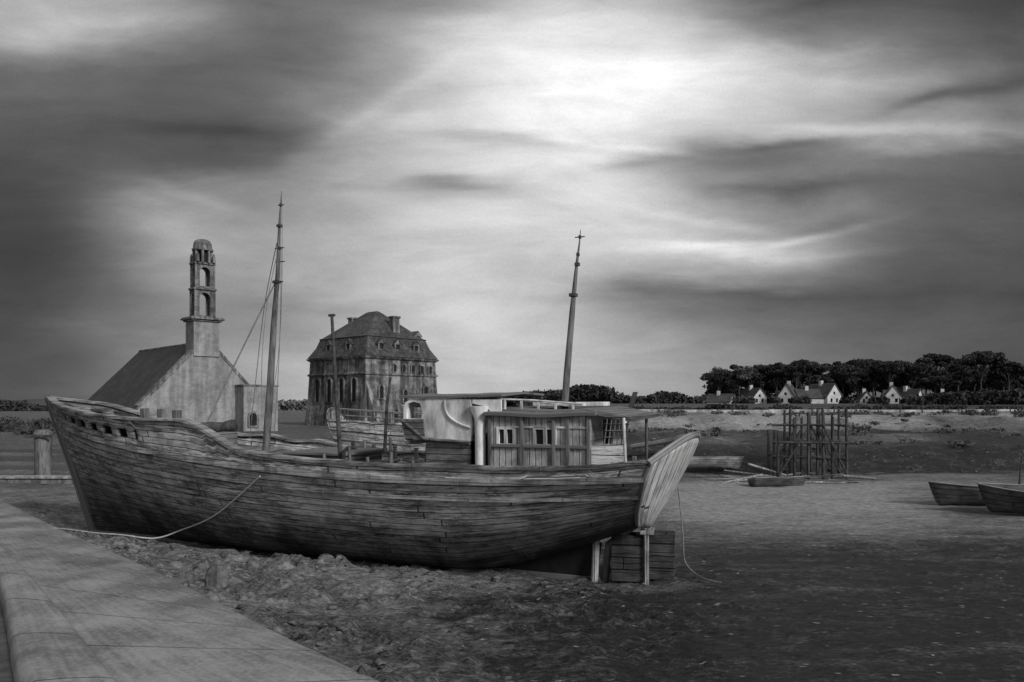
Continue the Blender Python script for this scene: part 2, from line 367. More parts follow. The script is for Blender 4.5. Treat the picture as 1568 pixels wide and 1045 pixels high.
def ribbon(name,profile,mat):
    """profile: list of (base edge, offset across, z)"""
    n=len(OUT); V=[];UVc=[];L=0
    for i in range(n):
        a=INN[i];b_=OUT[i]
        if i>0: L+=np.linalg.norm((INN[i]+OUT[i]-INN[i-1]-OUT[i-1])/2)
        dr=(b_-a)/np.linalg.norm(b_-a); wd=np.linalg.norm(b_-a)
        for (base,off,z) in profile:
            p=(a if base=='i' else b_)+dr*off
            wob=0
            if base=='o' and off>-.01: wob=(vn(np.array([L*1.1]),np.array([3.3]))[0]-.5)*.10
            V.append((p[0]+dr[0]*wob,p[1]+dr[1]*wob,z)); UVc.append((L,off if base=='i' else wd+off))
    k=len(profile); Fc=[]
    for i in range(n-1):
        for j in range(k-1): Fc.append((i*k+j,i*k+j+1,(i+1)*k+j+1,(i+1)*k+j))
    return mesh_obj(name,V,Fc,mat,uvs=UVc)
ribbon("pavement",[('i',-.1,.30),('i',1.0,.30),('o',-1.0,.30),('o',-.10,.30),('o',-.03,.285),('o',0,.25),('o',.03,-.3)],m_pav)
kb=ribbon("kerb",[('i',-1.25,-.1),('i',-1.22,.30),('i',-1.17,.41),('i',-1.05,.46),('i',-.7,.48),('i',-.3,.475),('i',-.12,.455),('i',-.03,.40),('i',0,.304),('i',.005,.2)],m_pav)
kb.data.polygons.foreach_set('use_smooth',[True]*len(kb.data.polygons))
m_road=mat_plain("road_asphalt",.05,.10,4,.8,.02)
rv=[]
for i in range(len(INN)):
    a=INN[i];b_=OUT[i];dr=(b_-a)/np.linalg.norm(b_-a); rv+= [(*(a-dr*9),.17),(*(a-dr*1.2),.17)]
mesh_obj("road",rv,[(2*i,2*i+1,2*i+3,2*i+2) for i in range(len(INN)-1)],m_road)
# ------------------------------------------------------------------ BOAT
P0=Vector((-13.6,26.0,-.08)); BR=(R(1.2),0,math.atan2(-.421,.907))
def sinterp(xs,ys,k=9):
    g=np.linspace(xs[0],xs[-1],241); v=np.interp(g,xs,ys); pad=np.pad(v,k,mode='reflect',reflect_type='odd'); v=np.convolve(pad,np.ones(2*k+1)/(2*k+1),'valid')
    return lambda q:float(np.interp(q,g,v))
fB=sinterp([0,.03,.07,.12,.2,.3,.4,.55,.7,.85,1],[.02,.17,.34,.52,.75,.92,1,1,.96,.87,.74],4)
fE=sinterp([0,.1,.25,.45,.7,.85,1],[1.25,.95,.6,.42,.44,.5,.48],10)
zsF=sinterp([-2.5,-1,.5,3.5,6.4,7.0,8.1,8.8,12,17.4,19.3],[4.40,4.18,4.03,3.82,3.78,3.66,3.08,2.96,2.80,2.80,3.0],3)
zdF=sinterp([-2.5,0,4,8,12,16,19.3],[3.7,3.42,3.02,2.70,2.5,2.5,2.66],12)
Bm=2.6
def zsR(x):
    # starboard bulwark largely lost amidships
    a=float(ss(np.array(x),-1.2,1.6))*(1-float(ss(np.array(x),16.8,17.6)))
    return zsF(x)*(1-a)+(zdF(x)+.10+.05*math.sin(x*3.1))*a
def zk(q): return 1.37*max(0,(q-.78)/.22)**1.5
def hp(q,z,side):
    xs=-2.5+q*21.8; zd=zdF(xs); k=zk(q)
    hh=(z-k)/(zd-k)
    br=Bm*fB(q)*(max(hh,0)**fE(q) if hh<1 else 1+.10*(hh-1)*(1.6-q))
    x0=-2.1*(z/4.4)**1.05 if z>0 else 0
    x1=18.3+(z-1.37)*.45
    return Vector((x0+(x1-x0)*q, side*br, z))
def make_hull(parent,mat,mat_t,mat_rail,mat_deck,scup=True):
    NQ=130; J1=22; J2=6
    for side,nm in ((-1,'hull_port'),(1,'hull_starboard')):
        V=[];UVc=[]
        for i in range(NQ+1):
            q=i/NQ; xs=-2.5+q*21.8; zd=zdF(xs); zs=zsF(xs); k=zk(q)
            if side>0 and scup: zs=zsR(xs)
            for j in range(J1+J2+1):
                if j<=J1:
                    f=(j/J1)**1.25; z=k+(zd-k)*f; sv=j*.8*1.0
                else:
                    z=zd+(zs-zd)*(j-J1)/J2; sv=J1*.8+(j-J1)/J2*max(1,round((zs-zd)/.18))*1.0
                V.append(hp(q,z,side)); UVc.append((q*21.8,sv))
        K=J1+J2+1; Fc=[]
        for i in range(NQ):
            for j in range(K-1):
                if scup and j in (J1+2,J1+3) and 6<=i<=40 and (i%5) in (0,1,2) : continue
                f=(i*K+j,(i+1)*K+j,(i+1)*K+j+1,i*K+j+1)
                Fc.append(f if side<0 else f[::-1])
        o=mesh_obj(nm,V,Fc,mat,parent,True,UVc)
        md=o.modifiers.new('s','SOLIDIFY'); md.thickness=.09; md.offset=-1
    # transom
    n=14; rowsn=16; V=[];UVc=[]
    for j in range(rowsn+1):
        f=j/rowsn; zt=zsF(19.3); z=zk(1)+(zt-zk(1))*f
        for i in range(n+1):
            yy=-1+2*i/n; p=hp(1,z,1); crown=.45*(1-yy*yy)*f*f
            bulge=.45*(1-yy*yy)*(.35+.65*f)
            V.append((p.x+bulge,p.y*yy,z+crown)); UVc.append((z*1.0,yy*7+.01))
    Fc=[(j*(n+1)+i,j*(n+1)+i+1,(j+1)*(n+1)+i+1,(j+1)*(n+1)+i) for j in range(rowsn) for i in range(n)]
    o=mesh_obj('transom',V,Fc,mat_t,parent,True,UVc); md=o.modifiers.new('s','SOLIDIFY'); md.thickness=.08; md.offset=0
    for sd in (-1,1):
        tube('transom_frame',[hp(1,zk(1)+(zsF(19.3)-zk(1))*f,sd)+Vector((.02,0,0)) for f in np.linspace(0,1.02,12)],.055,mat_rail,parent)
    tube('taffrail',[Vector((hp(1,zsF(19.3),1).x+.45*(1-y*y),hp(1,zsF(19.3),1).y*y,zsF(19.3)+.45*(1-y*y)+.03)) for y in np.linspace(-1.04,1.04,13)],.075,mat_rail,parent)
    def sweep(name,zf,ow,hh,inw=.0,q0=0.0,q1=1.0,off=0.0):
        for sd in (-1,1):
            V=[];Fc=[]; N=90
            for i in range(N+1):
                q=q0+(q1-q0)*i/N; xs=-2.5+q*21.8
                p=hp(q,(zsR(xs)+.035) if (name=='cap_rail' and sd>0 and scup) else zf(xs),sd)
                for (dy,dz) in ((ow,-hh/2),(ow,hh/2),(-inw,hh/2),(-inw,-hh/2)): V.append(p+Vector((0,sd*(dy+off),dz)))
            for i in range(N):
                for j in range(4):
                    a=i*4+j;b_=i*4+(j+1)%4; Fc.append((a,b_,b_+4,a+4))
            Fc+= [(0,1,2,3),(N*4+3,N*4+2,N*4+1,N*4)]
            UVc=[(v[0],v[2]*3) for v in V]
            mesh_obj(name,V,Fc,mat_rail,parent,uvs=UVc)
    sweep('cap_rail',lambda x:zsF(x)+.035+.012*math.sin(x*2.3)+.008*math.sin(x*5.1),.08,.07,.20)
    sweep('wale_upper',lambda x:zdF(x),.055,.13)
    sweep('wale_lower',lambda x:zdF(x)-.42,.04,.08)
    V=[];Fc=[];N=80
    for i in range(N+1):
        q=i/N; xs=-2.5+q*21.8; z=zdF(xs)-.22; p=hp(q,z,1)
        V+= [(p.x,-(p.y-.02),z),(p.x,0,z+.06),(p.x,(p.y-.02),z)]
    for i in range(N):
        a=i*3; Fc+= [(a,a+3,a+4,a+1),(a+1,a+4,a+5,a+2)]
    mesh_obj('deck',V,Fc,mat_deck,parent)
    pts=[]
    for k_,(z) in enumerate(np.linspace(-.15,4.5,14)):
        x=-2.1*(max(z,0)/4.4)**1.05
        pts.append((x-.16,z))
    ring=pts+[(p[0]+.34,p[1]) for p in pts[::-1]]
    o=plate('stem_post',ring,[],.20,mat_rail,parent,MXZ,0); bevel(o,.03)
    box('keel',-.1,17.3,-.13,.13,-.35,.12,mat_rail,parent)
    dw=[(14.2,-.1),(17.15,-.1),(17.3,.9),(16.6,1.0),(15.5,.5)]
    plate('deadwood',dw,[],.2,m_blk,parent,MXZ,0)  # near-black colour paints in the shade under the stern
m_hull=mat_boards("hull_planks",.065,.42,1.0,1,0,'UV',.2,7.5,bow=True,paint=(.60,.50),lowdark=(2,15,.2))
m_hullr=mat_boards("rail_wood",.10,.36,.3,1,0,'UV',.5,3)
m_trans=mat_boards("transom_planks",.14,.52,1.0,1,0,'UV',.25,9,paint=(.62,.50))
m_wood=mat_boards("dark_wood",.05,.20,.15,2,0,'Object',.3,2.5)
m_wv=mat_boards("cabin_boards",.18,.50,.15,0,2,'Object',.25,5,paint=(.42,.55))
m_wh=mat_plain("old_white_paint",.26,.82,2.6,.7,.03,(1,1,.45))
m_whb=mat_boards("white_boards",.25,.66,.22,2,0,'Object',.35,3,paint=(.75,.45))
m_blk=mat_plain("shadow_interior",.01,.02,3)
m_rope=mat_plain("rope_fibre",.12,.25,20); m_ropel=mat_plain("rope_pale",.35,.55,20)
m_mast=mat_plain("mast_wood",.06,.20,3,.8,.02,(4,4,.6)); m_iron=mat_plain("rusty_iron",.03,.09,8)
m_glass,t,b=newmat("dark_glass",.1,.5); finish(t,b,.012)
boat=empty("wooden_fishing_boat",P0,BR)
bpy.context.view_layer.update()
BMi=boat.matrix_world.inverted()
def bl(u,v,y):
    """boat-frame point on the fore-and-aft plane y (measured from the reference survey)"""
    o=BMi@Vector((0,0,EYE)); dd=(BMi.to_3x3()@Vector(((u-784)/F,1,(HZ-v)/F)))
    k=(y-o.y)/dd.y; p=o+dd*k; return p
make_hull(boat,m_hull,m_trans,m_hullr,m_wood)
V=[]
for i in range(61):
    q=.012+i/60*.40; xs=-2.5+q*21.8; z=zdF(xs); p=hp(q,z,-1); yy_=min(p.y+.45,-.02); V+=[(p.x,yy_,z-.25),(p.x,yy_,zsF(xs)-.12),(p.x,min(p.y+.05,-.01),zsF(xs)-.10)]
mesh_obj('scupper_shade_sheet',V,[(3*i+j,3*i+3+j,3*i+4+j,3*i+1+j) for i in range(60) for j in (0,1)],m_blk,boat)  # black sheet added behind the scuppers so the holes read as shaded
# bitts on bow rail
for u,v in ((222,633),(248,634),(271,636)):
    p=bl(u,v,-1.75); box('bitt',p.x-.09,p.x+.09,-1.85,-1.67,p.z-.25,p.z+.14,m_mast,boat)
for x in np.arange(8.6,18.2,.75):
    q=(x+2.5)/21.8; y=hp(q,2.45,1).y-.22
    for sd in (-1,1): box('stanchion',x-.05,x+.05,sd*y-.05,sd*y+.05,2.35,zsF(x),m_wood,boat,.008)
box('hatch',8.8,10.6,-.9,.9,2.4,2.85,m_wood,boat,.03)
box('hatch_cover',8.7,10.7,-1,1,2.852,2.93,m_hullr,boat,.02)
box('windlass_base',4.6,5.6,-.6,.6,2.9,3.35,m_wood,boat,.04)
tube('windlass_drum',[(5.1,-.9,3.5),(5.1,-.5,3.5),(5.1,0,3.5),(5.1,.5,3.5),(5.1,.9,3.5)],[.22,.14,.18,.14,.22],m_iron,boat)
for k in range(34):
    x=7.6+random.random()*5.6; y=random.uniform(-1.9,1.6); L=.3+random.random()*.8
    Mx=Matrix.Translation((x,y,2.42+random.random()*.25))@Euler((random.uniform(-.4,.4),random.uniform(-.45,.35),random.uniform(-.7,.7))).to_matrix().to_4x4()
    box('loose_plank',-L,L,-.07,.07,-.02,.02,(m_hullr,m_wood,m_whb)[k%3],boat,.004,Mx)
for k,(x,y,h) in enumerate(((7.9,-2.0,.5),(8.5,-1.9,.35),(10.9,-2.0,.55),(11.6,-1.95,.75),(12.2,-2.0,.5),(12.7,-1.9,.62),(13.4,-1.95,.45),(9.3,1.9,.6),(10.2,1.9,.7),(11.4,1.9,.6))):
    tube('broken_stanchion',[(x,y,2.35),(x+random.uniform(-.08,.08),y,2.45+h)],[.05,.04],m_mast,boat,res=1)
tube('deck_pipe',[(11.0,-1.4,2.4),(11.0,-1.4,3.0),(11.15,-1.4,3.12),(11.4,-1.4,3.12)],.05,m_iron,boat,res=3)
# --- cabin (aft house)
yc=-1.25
a=bl(752,716,yc); b2=bl(903,716,yc); tp=bl(752,634,yc); x0,x1=a.x,b2.x; zr=tp.z
def win(u0,u1,v0,v1):
    p=bl(u0,v1,yc);q_=bl(u1,v0,yc); return (p.x,q_.x,p.z,q_.z)
wins=[win(765,774,657,680),win(777,787,657,680),win(821,834,657,681),win(838,850,657,681)]
z0=2.3
plate('cabin_wall_port',rect(x0,x1,z0,zr),[rect(*w_) for w_ in wins],.06,m_wv,boat,MXZ,yc)
plate('cabin_wall_starboard',rect(x0,x1,z0,zr),[],.06,m_wv,boat,MXZ,-yc)
plate('cabin_wall_aft',rect(yc+.04,-yc-.04,z0,zr),[rect(-.3,.4,z0+.1,zr-.15)],.06,m_wv,boat,MYZ,x1-.03)
plate('cabin_wall_fore',rect(yc+.04,-yc-.04,z0,zr),[],.06,m_wv,boat,MYZ,x0+.03)
for w_ in wins:
    cx0,cx1,cz0,cz1=w_
    plate('window_frame',rect(cx0-.05,cx1+.05,cz0-.05,cz1+.05),[rect(cx0+.012,cx1-.012,cz0+.012,cz1-.012)],.05,m_wh,boat,MXZ,yc-.035)
    box('window_glass',cx0,cx1,yc+.01,yc+.02,cz0,cz1,m_glass,boat,0)
zb=bl(800,683,yc).z; box('cabin_belt',x0-.03,x1+.03,yc-.085,yc-.032,zb-.04,zb+.04,m_hullr,boat)
zb2=bl(800,654,yc).z; box('cabin_batten',x0+.55,x1-.02,yc-.06,yc-.032,zb2-.025,zb2+.02,m_wh,boat,.005)
for fx in (0,.34,.66,.80,1): 
    xx=x0+(x1-x0)*fx; box('corner_post',xx-.045,xx+.04,yc-.09,yc-.033,z0,zr-.005,m_mast,boat)
V=[];N=16
for i in range(N+1):
    f=i/N; x=x0-.12+(x1-x0+.3)*f; dz=.012*math.sin(f*9)-.03*math.sin(f*math.pi)
    for y in (yc-.16,-.6,0,.6,-yc+.16): V.append((x,y,zr+.04+dz+.10*(1-(y/1.4)**2)))
Fc=[(i*5+j,i*5+j+1,(i+1)*5+j+1,(i+1)*5+j) for i in range(N) for j in range(4)]
o=mesh_obj('cabin_roof',V,Fc,m_hullr,boat); md=o.modifiers.new('s','SOLIDIFY'); md.thickness=.07; md.offset=1
for k in range(5):
    x=x0+.3+k*.42; box('roof_post',x-.025,x+.025,yc+.12,yc+.17,zr+.1,zr+.33-.03*k,m_wh,boat,.004)
tube('roof_rail',[(x0+.1,yc+.15,zr+.34),(x0+1.0,yc+.15,zr+.31),(x0+2.2,yc+.15,zr+.22)],.022,m_wh,boat)
for k in range(7):
    x=x0+.1+random.random()*2.2; box('roof_plank',x,x+.7,-.4+random.random()*.4,.05+random.random()*.7,zr+.16,zr+.21+random.random()*.08,m_wh if k%2 else m_wood,boat,.01)
# --- aft shelter
p1=bl(905,628,yc); p2=bl(966,640,yc)
V=[Vector((p1.x-.1,yc,p1.z)),Vector((p2.x,yc,p2.z-.02)),Vector((p2.x,1.2,p2.z+.02)),Vector((p1.x-.1,1.2,p1.z+.05))]
o=mesh_obj('aft_shelter_roof',V,[(0,1,2,3)],m_wood,boat); md=o.modifiers.new('s','SOLIDIFY'); md.thickness=.07
pa=bl(955,640,yc); pb=bl(942,712,yc)
tube('shelter_post',[(pb.x+.25,yc,2.4),(pa.x,yc,pa.z)],.035,m_wh,boat)
tube('shelter_post',[(pb.x+.1,.9,2.4),(p2.x-.25,.9,p2.z)],.035,m_mast,boat)
for k in range(6):
    u=930+k*6.5; q1=bl(u,642+k,yc); q2=bl(u-5,682,yc); tube('lattice',[q1,q2],.014,m_wood,boat,res=1)
for v in (650,660,670,681):
    q1=bl(925,v,yc); q2=bl(962-(v-650)*.15,v,yc); tube('lattice',[q1,q2],.014,m_wood,boat,res=1)
q1=bl(906,712,yc); q2=bl(957,685,yc)
plate('aft_screen',[(q1.x,2.4),(q2.x,2.4),(q2.x,q2.z),(q2.x-.35,q2.z+.06),(q1.x,q2.z+.02)],[],.05,m_whb,boat,MXZ,yc)
# --- wheelhouse
yw=-1.2
A=lambda u,v:(lambda p:(p.x,p.z))(bl(u,v,yw))
lx0=A(652,700)[0]; lx1=x0-.05
plate('wheelhouse_base_port',[(lx0,2.3),(A(720,700)[0],2.3),A(720,668),A(652,674)],[],.06,m_wood,boat,MXZ,yw+.03)
plate('wheelhouse_base_starboard',rect(lx0,lx1,2.3,3.3),[],.06,m_wood,boat,MXZ,-yw)
plate('wheelhouse_base_fore',rect(yw+.07,-yw-.05,2.3,3.3),[],.06,m_wood,boat,MYZ,lx0+.03)
wt=A(650,612)[1]
outl=[A(619,671),A(652,673),A(722,676),A(724,650),A(722,612),A(680,610),A(650,611),A(632,611),A(622,616),A(619,625)]
op=[A(624,641),A(646,641),A(648,630),A(644,618),A(634,615),A(626,618),A(623,628)]
plate('wheelhouse_wall_port',outl,[op],.07,m_wh,boat,MXZ,yw)
plate('wheelhouse_skirt',[A(617,642),A(650,642),A(652,672),A(640,674),A(622,668)],[],.05,m_wood,boat,MXZ,yw-.065)
tube('wheelhouse_moulding',[Vector((A(u,v)[0],yw-.05,A(u,v)[1])) for u,v in ((683,613),(681,630),(686,645),(722,655))],.03,m_wh,boat,True)
tube('wheelhouse_sill',[Vector((A(617,643)[0],yw-.08,A(617,643)[1])),Vector((A(652,672)[0],yw-.08,A(650,672)[1])),Vector((A(722,678)[0],yw-.08,A(722,678)[1]))],.045,m_wood,boat)
plate('wheelhouse_wall_starboard',[(p[0],p[1]) for p in outl],[op],.07,m_wh,boat,MXZ,-yw)
fx=A(619,640)[0]
plate('wheelhouse_wall_fore',rect(yw+.05,-yw-.05,3.2,wt-.05),[rect(-.9,-.1,3.55,wt-.2),rect(.1,.9,3.55,wt-.2)],.07,m_wh,boat,MYZ,fx+.06)
plate('wheelhouse_floor',[(fx,yw+.04),(A(722,675)[0],yw+.04),(A(722,675)[0],-yw-.04),(fx,-yw-.04)],[],.08,m_wood,boat,Matrix.Translation((0,0,A(680,676)[1]+.05)))
r0=A(619,610); r1=A(776,612)
V=[]
for i in range(13):
    f=i/12; x=r0[0]-.1+(r1[0]-r0[0])*f; z=r0[1]-.015*math.sin(f*5)+.006*math.sin(f*21)
    for y in (yw-.07,0,-yw+.07): V.append((x,y,z+.06*(1-(y/1.35)**2)))
o=mesh_obj('wheelhouse_roof',V,[(i*3+j,i*3+j+1,i*3+j+4,i*3+j+3) for i in range(12) for j in range(2)],m_hullr,boat); md=o.modifiers.new('s','SOLIDIFY'); md.thickness=.05
for (u,wd,vt,yo) in ((735,.125,622,-.0),(757,.09,618,.5)):
    p=bl(u,vt,yw+yo); x=p.x
    tube('vent_column',[(x,yw+yo,2.35),(x,yw+yo,p.z-.55),(x,yw+yo,p.z-.3),(x,yw+yo,p.z-.12),(x,yw+yo,p.z+.0)],[wd,wd,wd*1.1,wd*1.7,wd*1.9],m_wh,boat,res=6)
plate('passage_header',[A(724,618),A(724,612),A(768,612),A(768,640),A(757,640),A(750,628),A(742,622)],[],.06,m_wh,boat,MXZ,yw)
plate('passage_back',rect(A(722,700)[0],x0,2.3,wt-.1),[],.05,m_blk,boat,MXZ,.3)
box('deck_locker',lx0+.2,lx0+1.2,yw-.45,yw-.1,2.3,2.85,m_wood,boat,.03)
# --- masts
def mastpts(pix,y): return [bl(u,v,y) for u,v in pix]
mp=mastpts([(407,690),(413,600),(419,500),(425,420),(427.5,345),(431,293)],0); tube('fore_mast',mp,[.105,.10,.085,.06,.032,.01],m_mast,boat,res=5)
for (u,v,w_) in ((428,346,.065),(424,432,.09),(430,314,.035),(428,380,.045)):
    p=bl(u,v,0); box('mast_band',p.x-w_,p.x+w_,-w_,w_,p.z-.04,p.z+.04,m_iron,boat,.01)
for (u,v,l) in ((430,314,.10),(428,380,.16),(429,401,.16),(425,432,.2)):
    p=bl(u,v,0); tube('mast_spreader',[(p.x-l,0,p.z),(p.x+l,0,p.z)],.015,m_iron,boat,res=1)
mp=mastpts([(863,650),(868,575),(876,480),(883,405),(887,375),(889,352)],0); tube('mizzen_mast',mp,[.085,.082,.068,.036,.02,.008],m_mast,boat,res=5)
for (u,v,w_) in ((878,452,.085),(884,405,.055),(888,363,.03),(885,390,.035),(864,622,.13)):
    p=bl(u,v,0); box('mast_band',p.x-w_,p.x+w_,-w_,w_,p.z-.04,p.z+.04,m_iron,boat,.01)
p=bl(888,363,0); tube('mast_spreader',[(p.x-.12,0,p.z),(p.x+.12,0,p.z)],.014,m_iron,boat,res=1)
mp=mastpts([(522,712),(514,590),(508,483)],-1.3); tube('derrick_post',mp,[.06,.05,.04],m_iron,boat)
p=mp[-1]; tube('derrick_cap',[p+Vector((-.09,0,0)),p+Vector((.09,0,0))],.035,m_iron,boat)
mp=mastpts([(589,690),(592,625),(598,578)],-1.0); tube('davit_post',mp,[.045,.04,.025],m_iron,boat)
def rp(name,pp,r=.012,mat=None,sm=False): tube(name,pp,r,mat or m_rope,boat,sm,1)
rp('forestay',[bl(422,432,0),bl(372,530,-.5),bl(318,645,-1.2)],.022,None,True)
rp('shroud',[bl(424,372,0),bl(411,430,.4),bl(402,480,1),bl(394,560,1.5),bl(382,672,2.0)],.012,None,True)
rp('shroud',[bl(427,380,0),bl(400,480,-.3),bl(399,560,-.4),bl(401,640,-.6)],.010,None,True)
rp('halyard',[bl(430,380,0),bl(431,470,0),bl(428,560,0),bl(420,660,0)],.010,None,True)
rp('halyard',[bl(431,300,0),bl(434,440,0),bl(431,560,0),bl(414,610,0)],.008,None,True)
rp('stay',[bl(430,318,0),bl(428,430,0),bl(412,600,0)],.008)
rp('guard_wire',[bl(770,611,-1),bl(830,617,-1),bl(903,628,-1)],.01)
rp('guard_wire',[bl(903,628,-1.2),bl(940,634,-1.2),bl(968,640,-1.2)],.012)
def hull_out(q,z): p=hp(q,z,-1); return p+Vector((0,-.05,0))
def q_at(u,z):
    lo,hi=0,1
    for _ in range(30):
        m_=(lo+hi)/2; wpt=boat.matrix_world@hp(m_,z,-1); uu=784+F*wpt.x/wpt.y
        if uu<u: lo=m_
        else: hi=m_
    return lo
rr=[]
for (u,z) in ((402,2.45),(385,2.15),(362,1.75),(335,1.25),(305,.85),(275,.5)):
    rr.append(hull_out(q_at(u,z),z)+Vector((0,-.04,0)))
gl=[Vector((-9.9,22.1)),Vector((-10.9,22.4)),Vector((-12.0,22.9)),Vector((-13.4,23.95)),Vector((-14.8,25.1))]
for g_ in gl: rr.append(BMi@Vector((g_.x,g_.y,max(gz(g_.x+dx,g_.y+dy) for dx in (-.2,0,.2) for dy in (-.2,0,.2))+.07)))
rp('mooring_rope',rr,.022,m_ropel,True)
top=hp(1,2.1,1)+Vector((.15,.05,0)); w0=boat.matrix_world@top
sr=[w0,Vector((w0.x+.02,w0.y-.3,1.4)),Vector((w0.x-.05,w0.y-.9,.8)),Vector((4.05,18.9,.35)),Vector((4.25,18.5,.12)),Vector((4.45,18.05,.08)),Vector((4.7,17.9,.08))]
rp('stern_rope',[BMi@q_ for q_ in sr],.018,m_rope,True)
e=hp(1,3.1,1)
tube('quarter_timber',[e+Vector((-1.6,.0,-.05)),e+Vector((-.6,.05,.12)),e+Vector((.15,.0,.30))],[.06,.07,.09],m_hullr,boat)
tube('rudder_stock',[(17.35,0,-.3),(17.5,0,.9),(18.3,0,1.5)],[.09,.09,.08],m_mast,boat)
# stern cradle
m_crib=mat_boards("crib_timber",.02,.07,.28,2,0,'Object',.25,4); m_post=mat_boards("prop_timber",.16,.4,.2,0,2,'Object',.5,4)
crd=empty("timber_cradle",(2.95,18.55,0),(0,0,R(-12)))
for k,(cx,cy) in enumerate(((-.25,0),(.52,.35))):
    wv=.36 if k==0 else .3
    for lv in range(5):
        z=.0+lv*.215
        box('crib_beam',cx-wv,cx+wv,cy-.33,cy-.17,z,z+.205,m_crib,crd,.015); box('crib_beam',cx-wv,cx+wv,cy+.17,cy+.33,z,z+.205,m_crib,crd,.015)
        box('crib_cross',cx-wv+.02,cx-wv+.17,cy-.168,cy+.168,z+.003,z+.20,m_crib,crd,.01); box('crib_cross',cx+wv-.17,cx+wv-.02,cy-.168,cy+.168,z+.003,z+.20,m_crib,crd,.01)
box('prop',.16,.25,-.42,-.34,-.1,1.117,m_post,crd,.01); box('prop_cap',.05,.36,-.44,.3,1.12,1.2,m_post,crd,.01)
tube('leaning_prop',[(-1.0,-.3,-.1),(-.96,-.15,1.1)],.085,m_post,crd)
# ------------------------------------------------------------------ second wreck behind
m_pale=mat_boards("pale_hull_planks",.16,.5,1.0,1,0,'UV',.25,4.5,paint=(.62,.52),lowdark=(3,9,.6))
wk=empty("derelict_boat",(3.6,31.0,.35),(R(2),0,math.atan2(.1,-1)),(.56,.6,.95))
zs_old,zd_old=zsF,zdF
zsF=sinterp([-2.5,2,8,14,19.3],[3.6,3.35,3.1,3.1,3.3],12); zdF=sinterp([-2.5,2,8,14,19.3],[3.3,3.0,2.75,2.75,3.0],12)
make_hull(wk,m_pale,m_pale,m_pale,m_wood,False)
for sd in (-1,1):
    pts=[]
    for x in np.arange(6,19.5,1.1):
        q=min((x+2.5)/21.8,1); p=hp(q,3.1,sd); zz=zsF(x); pts.append(Vector((p.x,p.y-sd*.1,zz+.5)))
        box('rail_post',p.x-.05,p.x+.05,p.y-sd*.1-.04,p.y-sd*.1+.04,zz,zz+.5,m_pale,wk,.005)
    tube('guard_rail',pts,.035,m_rope,wk); tube('guard_rail',[p-Vector((0,0,.25)) for p in pts],.025,m_rope,wk)
box('deck_box',12.5,14.5,-.8,.8,2.6,3.5,m_wood,wk,.03)
zsF,zdF=zs_old,zd_old
# ------------------------------------------------------------------ small boats
def small_boat(name,loc,rz,L,B,H,mat,heel=0):
    e=empty(name,loc,(R(heel),0,rz)); N=20;K=8
    V=[];UVc=[]
    for i in range(N+1):
        q=i/N; w_=B/2*(math.sin(min(q/.55,1)*math.pi/2)**.8 if q<.55 else 1-.30*((q-.55)/.45)**1.5)+.01
        sh=H*(1+.28*(1-q)**3+.08*q*q)
        for j in range(-K,K+1):
            f=abs(j)/K; z=sh*f**1.7; y=w_*(f**.55)*(1 if j>0 else -1); V.append((q*L-.12*L*f*(1-q)**2,y if j else 0,z)); UVc.append((q*L,f*6))
    k2=2*K+1
    Fc=[(i*k2+j,i*k2+j+1,(i+1)*k2+j+1,(i+1)*k2+j) for i in range(N) for j in range(k2-1)]
    Fc.append([N*k2+j for j in range(k2)])
    o=mesh_obj('hull',V,Fc,mat,e,True,UVc); md=o.modifiers.new('s','SOLIDIFY'); md.thickness=.05
    for sd in (0,k2-1): tube('gunwale',[Vector(V[i*k2+sd]) for i in range(N+1)],.03,m_hullr,e,res=1)
    for q in (.35,.62,.85):
        i=int(q*N); y=abs(V[i*k2][1])*.9; z=V[i*k2][2]*.75; box('thwart',q*L-.12,q*L+.12,-y,y,z,z+.04,m_wood,e,.01)
    return e
m_db=mat_boards("dark_boat_planks",.03,.12,1.0,1,0,'UV',.3,4)
small_boat("rowing_boat",(14.9,41.0,-.08),R(188),2.7,1.2,.46,m_db,9)
small_boat("rowing_boat",(17.5,32.6,.02),R(-8),3.4,1.5,.75,m_db,-4)
small_boat("rowing_boat",(18.2,30.2,.05),R(-20),4.2,1.7,.85,m_db,6)
small_boat("rowing_boat",(13.6,48.0,.3),R(172),3.2,1.4,.6,m_pale,14)
dwd=empty("driftwood_planks",(13,44,0))
for k in range(22):
    x=-3+random.random()*9; y=-2+random.random()*5; a=random.uniform(-.5,.5); L=.5+random.random()*1.6
    Mx=Matrix.Translation((x,y,gz(13+x,44+y)+.08+random.random()*.1))@Euler((random.uniform(-.1,.1),random.uniform(-.15,.15),a)).to_matrix().to_4x4()
    box('plank',-L,L,-.08,.08,-.03,.03,m_post if k%3==0 else m_wood,dwd,.005,Mx)
# ------------------------------------------------------------------ timber frame on foreshore
m_pile=mat_plain("weathered_piles",.025,.08,4,.9,.03,(3,3,.6))
fr=empty("wooden_pile_frame",(17.1,46,0),(0,0,R(-8)))
xs=[-1.9,-1.0,-.3,.55,1.0,1.75]
for r_,y in enumerate((-1.3,.2,1.7)):
    for k,x in enumerate(xs):
        h=3.95+random.uniform(-.55,.15) if k not in (0,) else 2.7
        tube('pile',[(x+random.uniform(-.05,.05),y,-.4),(x+random.uniform(-.1,.1),y+random.uniform(-.1,.1),h)],[.09,.07],m_pile,fr,res=2)
    for z in (1.15,2.05,2.95): 
        if random.random()<.8: tube('rail_beam',[(-2.0,y-.12,z+random.uniform(-.1,.1)),(1.85,y-.12,z+random.uniform(-.1,.1))],.065,m_pile,fr,res=2)
    tube('brace',[(-1.9,y-.15,.2),(-.3,y-.15,2.9)],.05,m_pile,fr,res=2); tube('brace',[(1.8,y-.15,.2),(.5,y-.15,3.0)],.05,m_pile,fr,res=2)
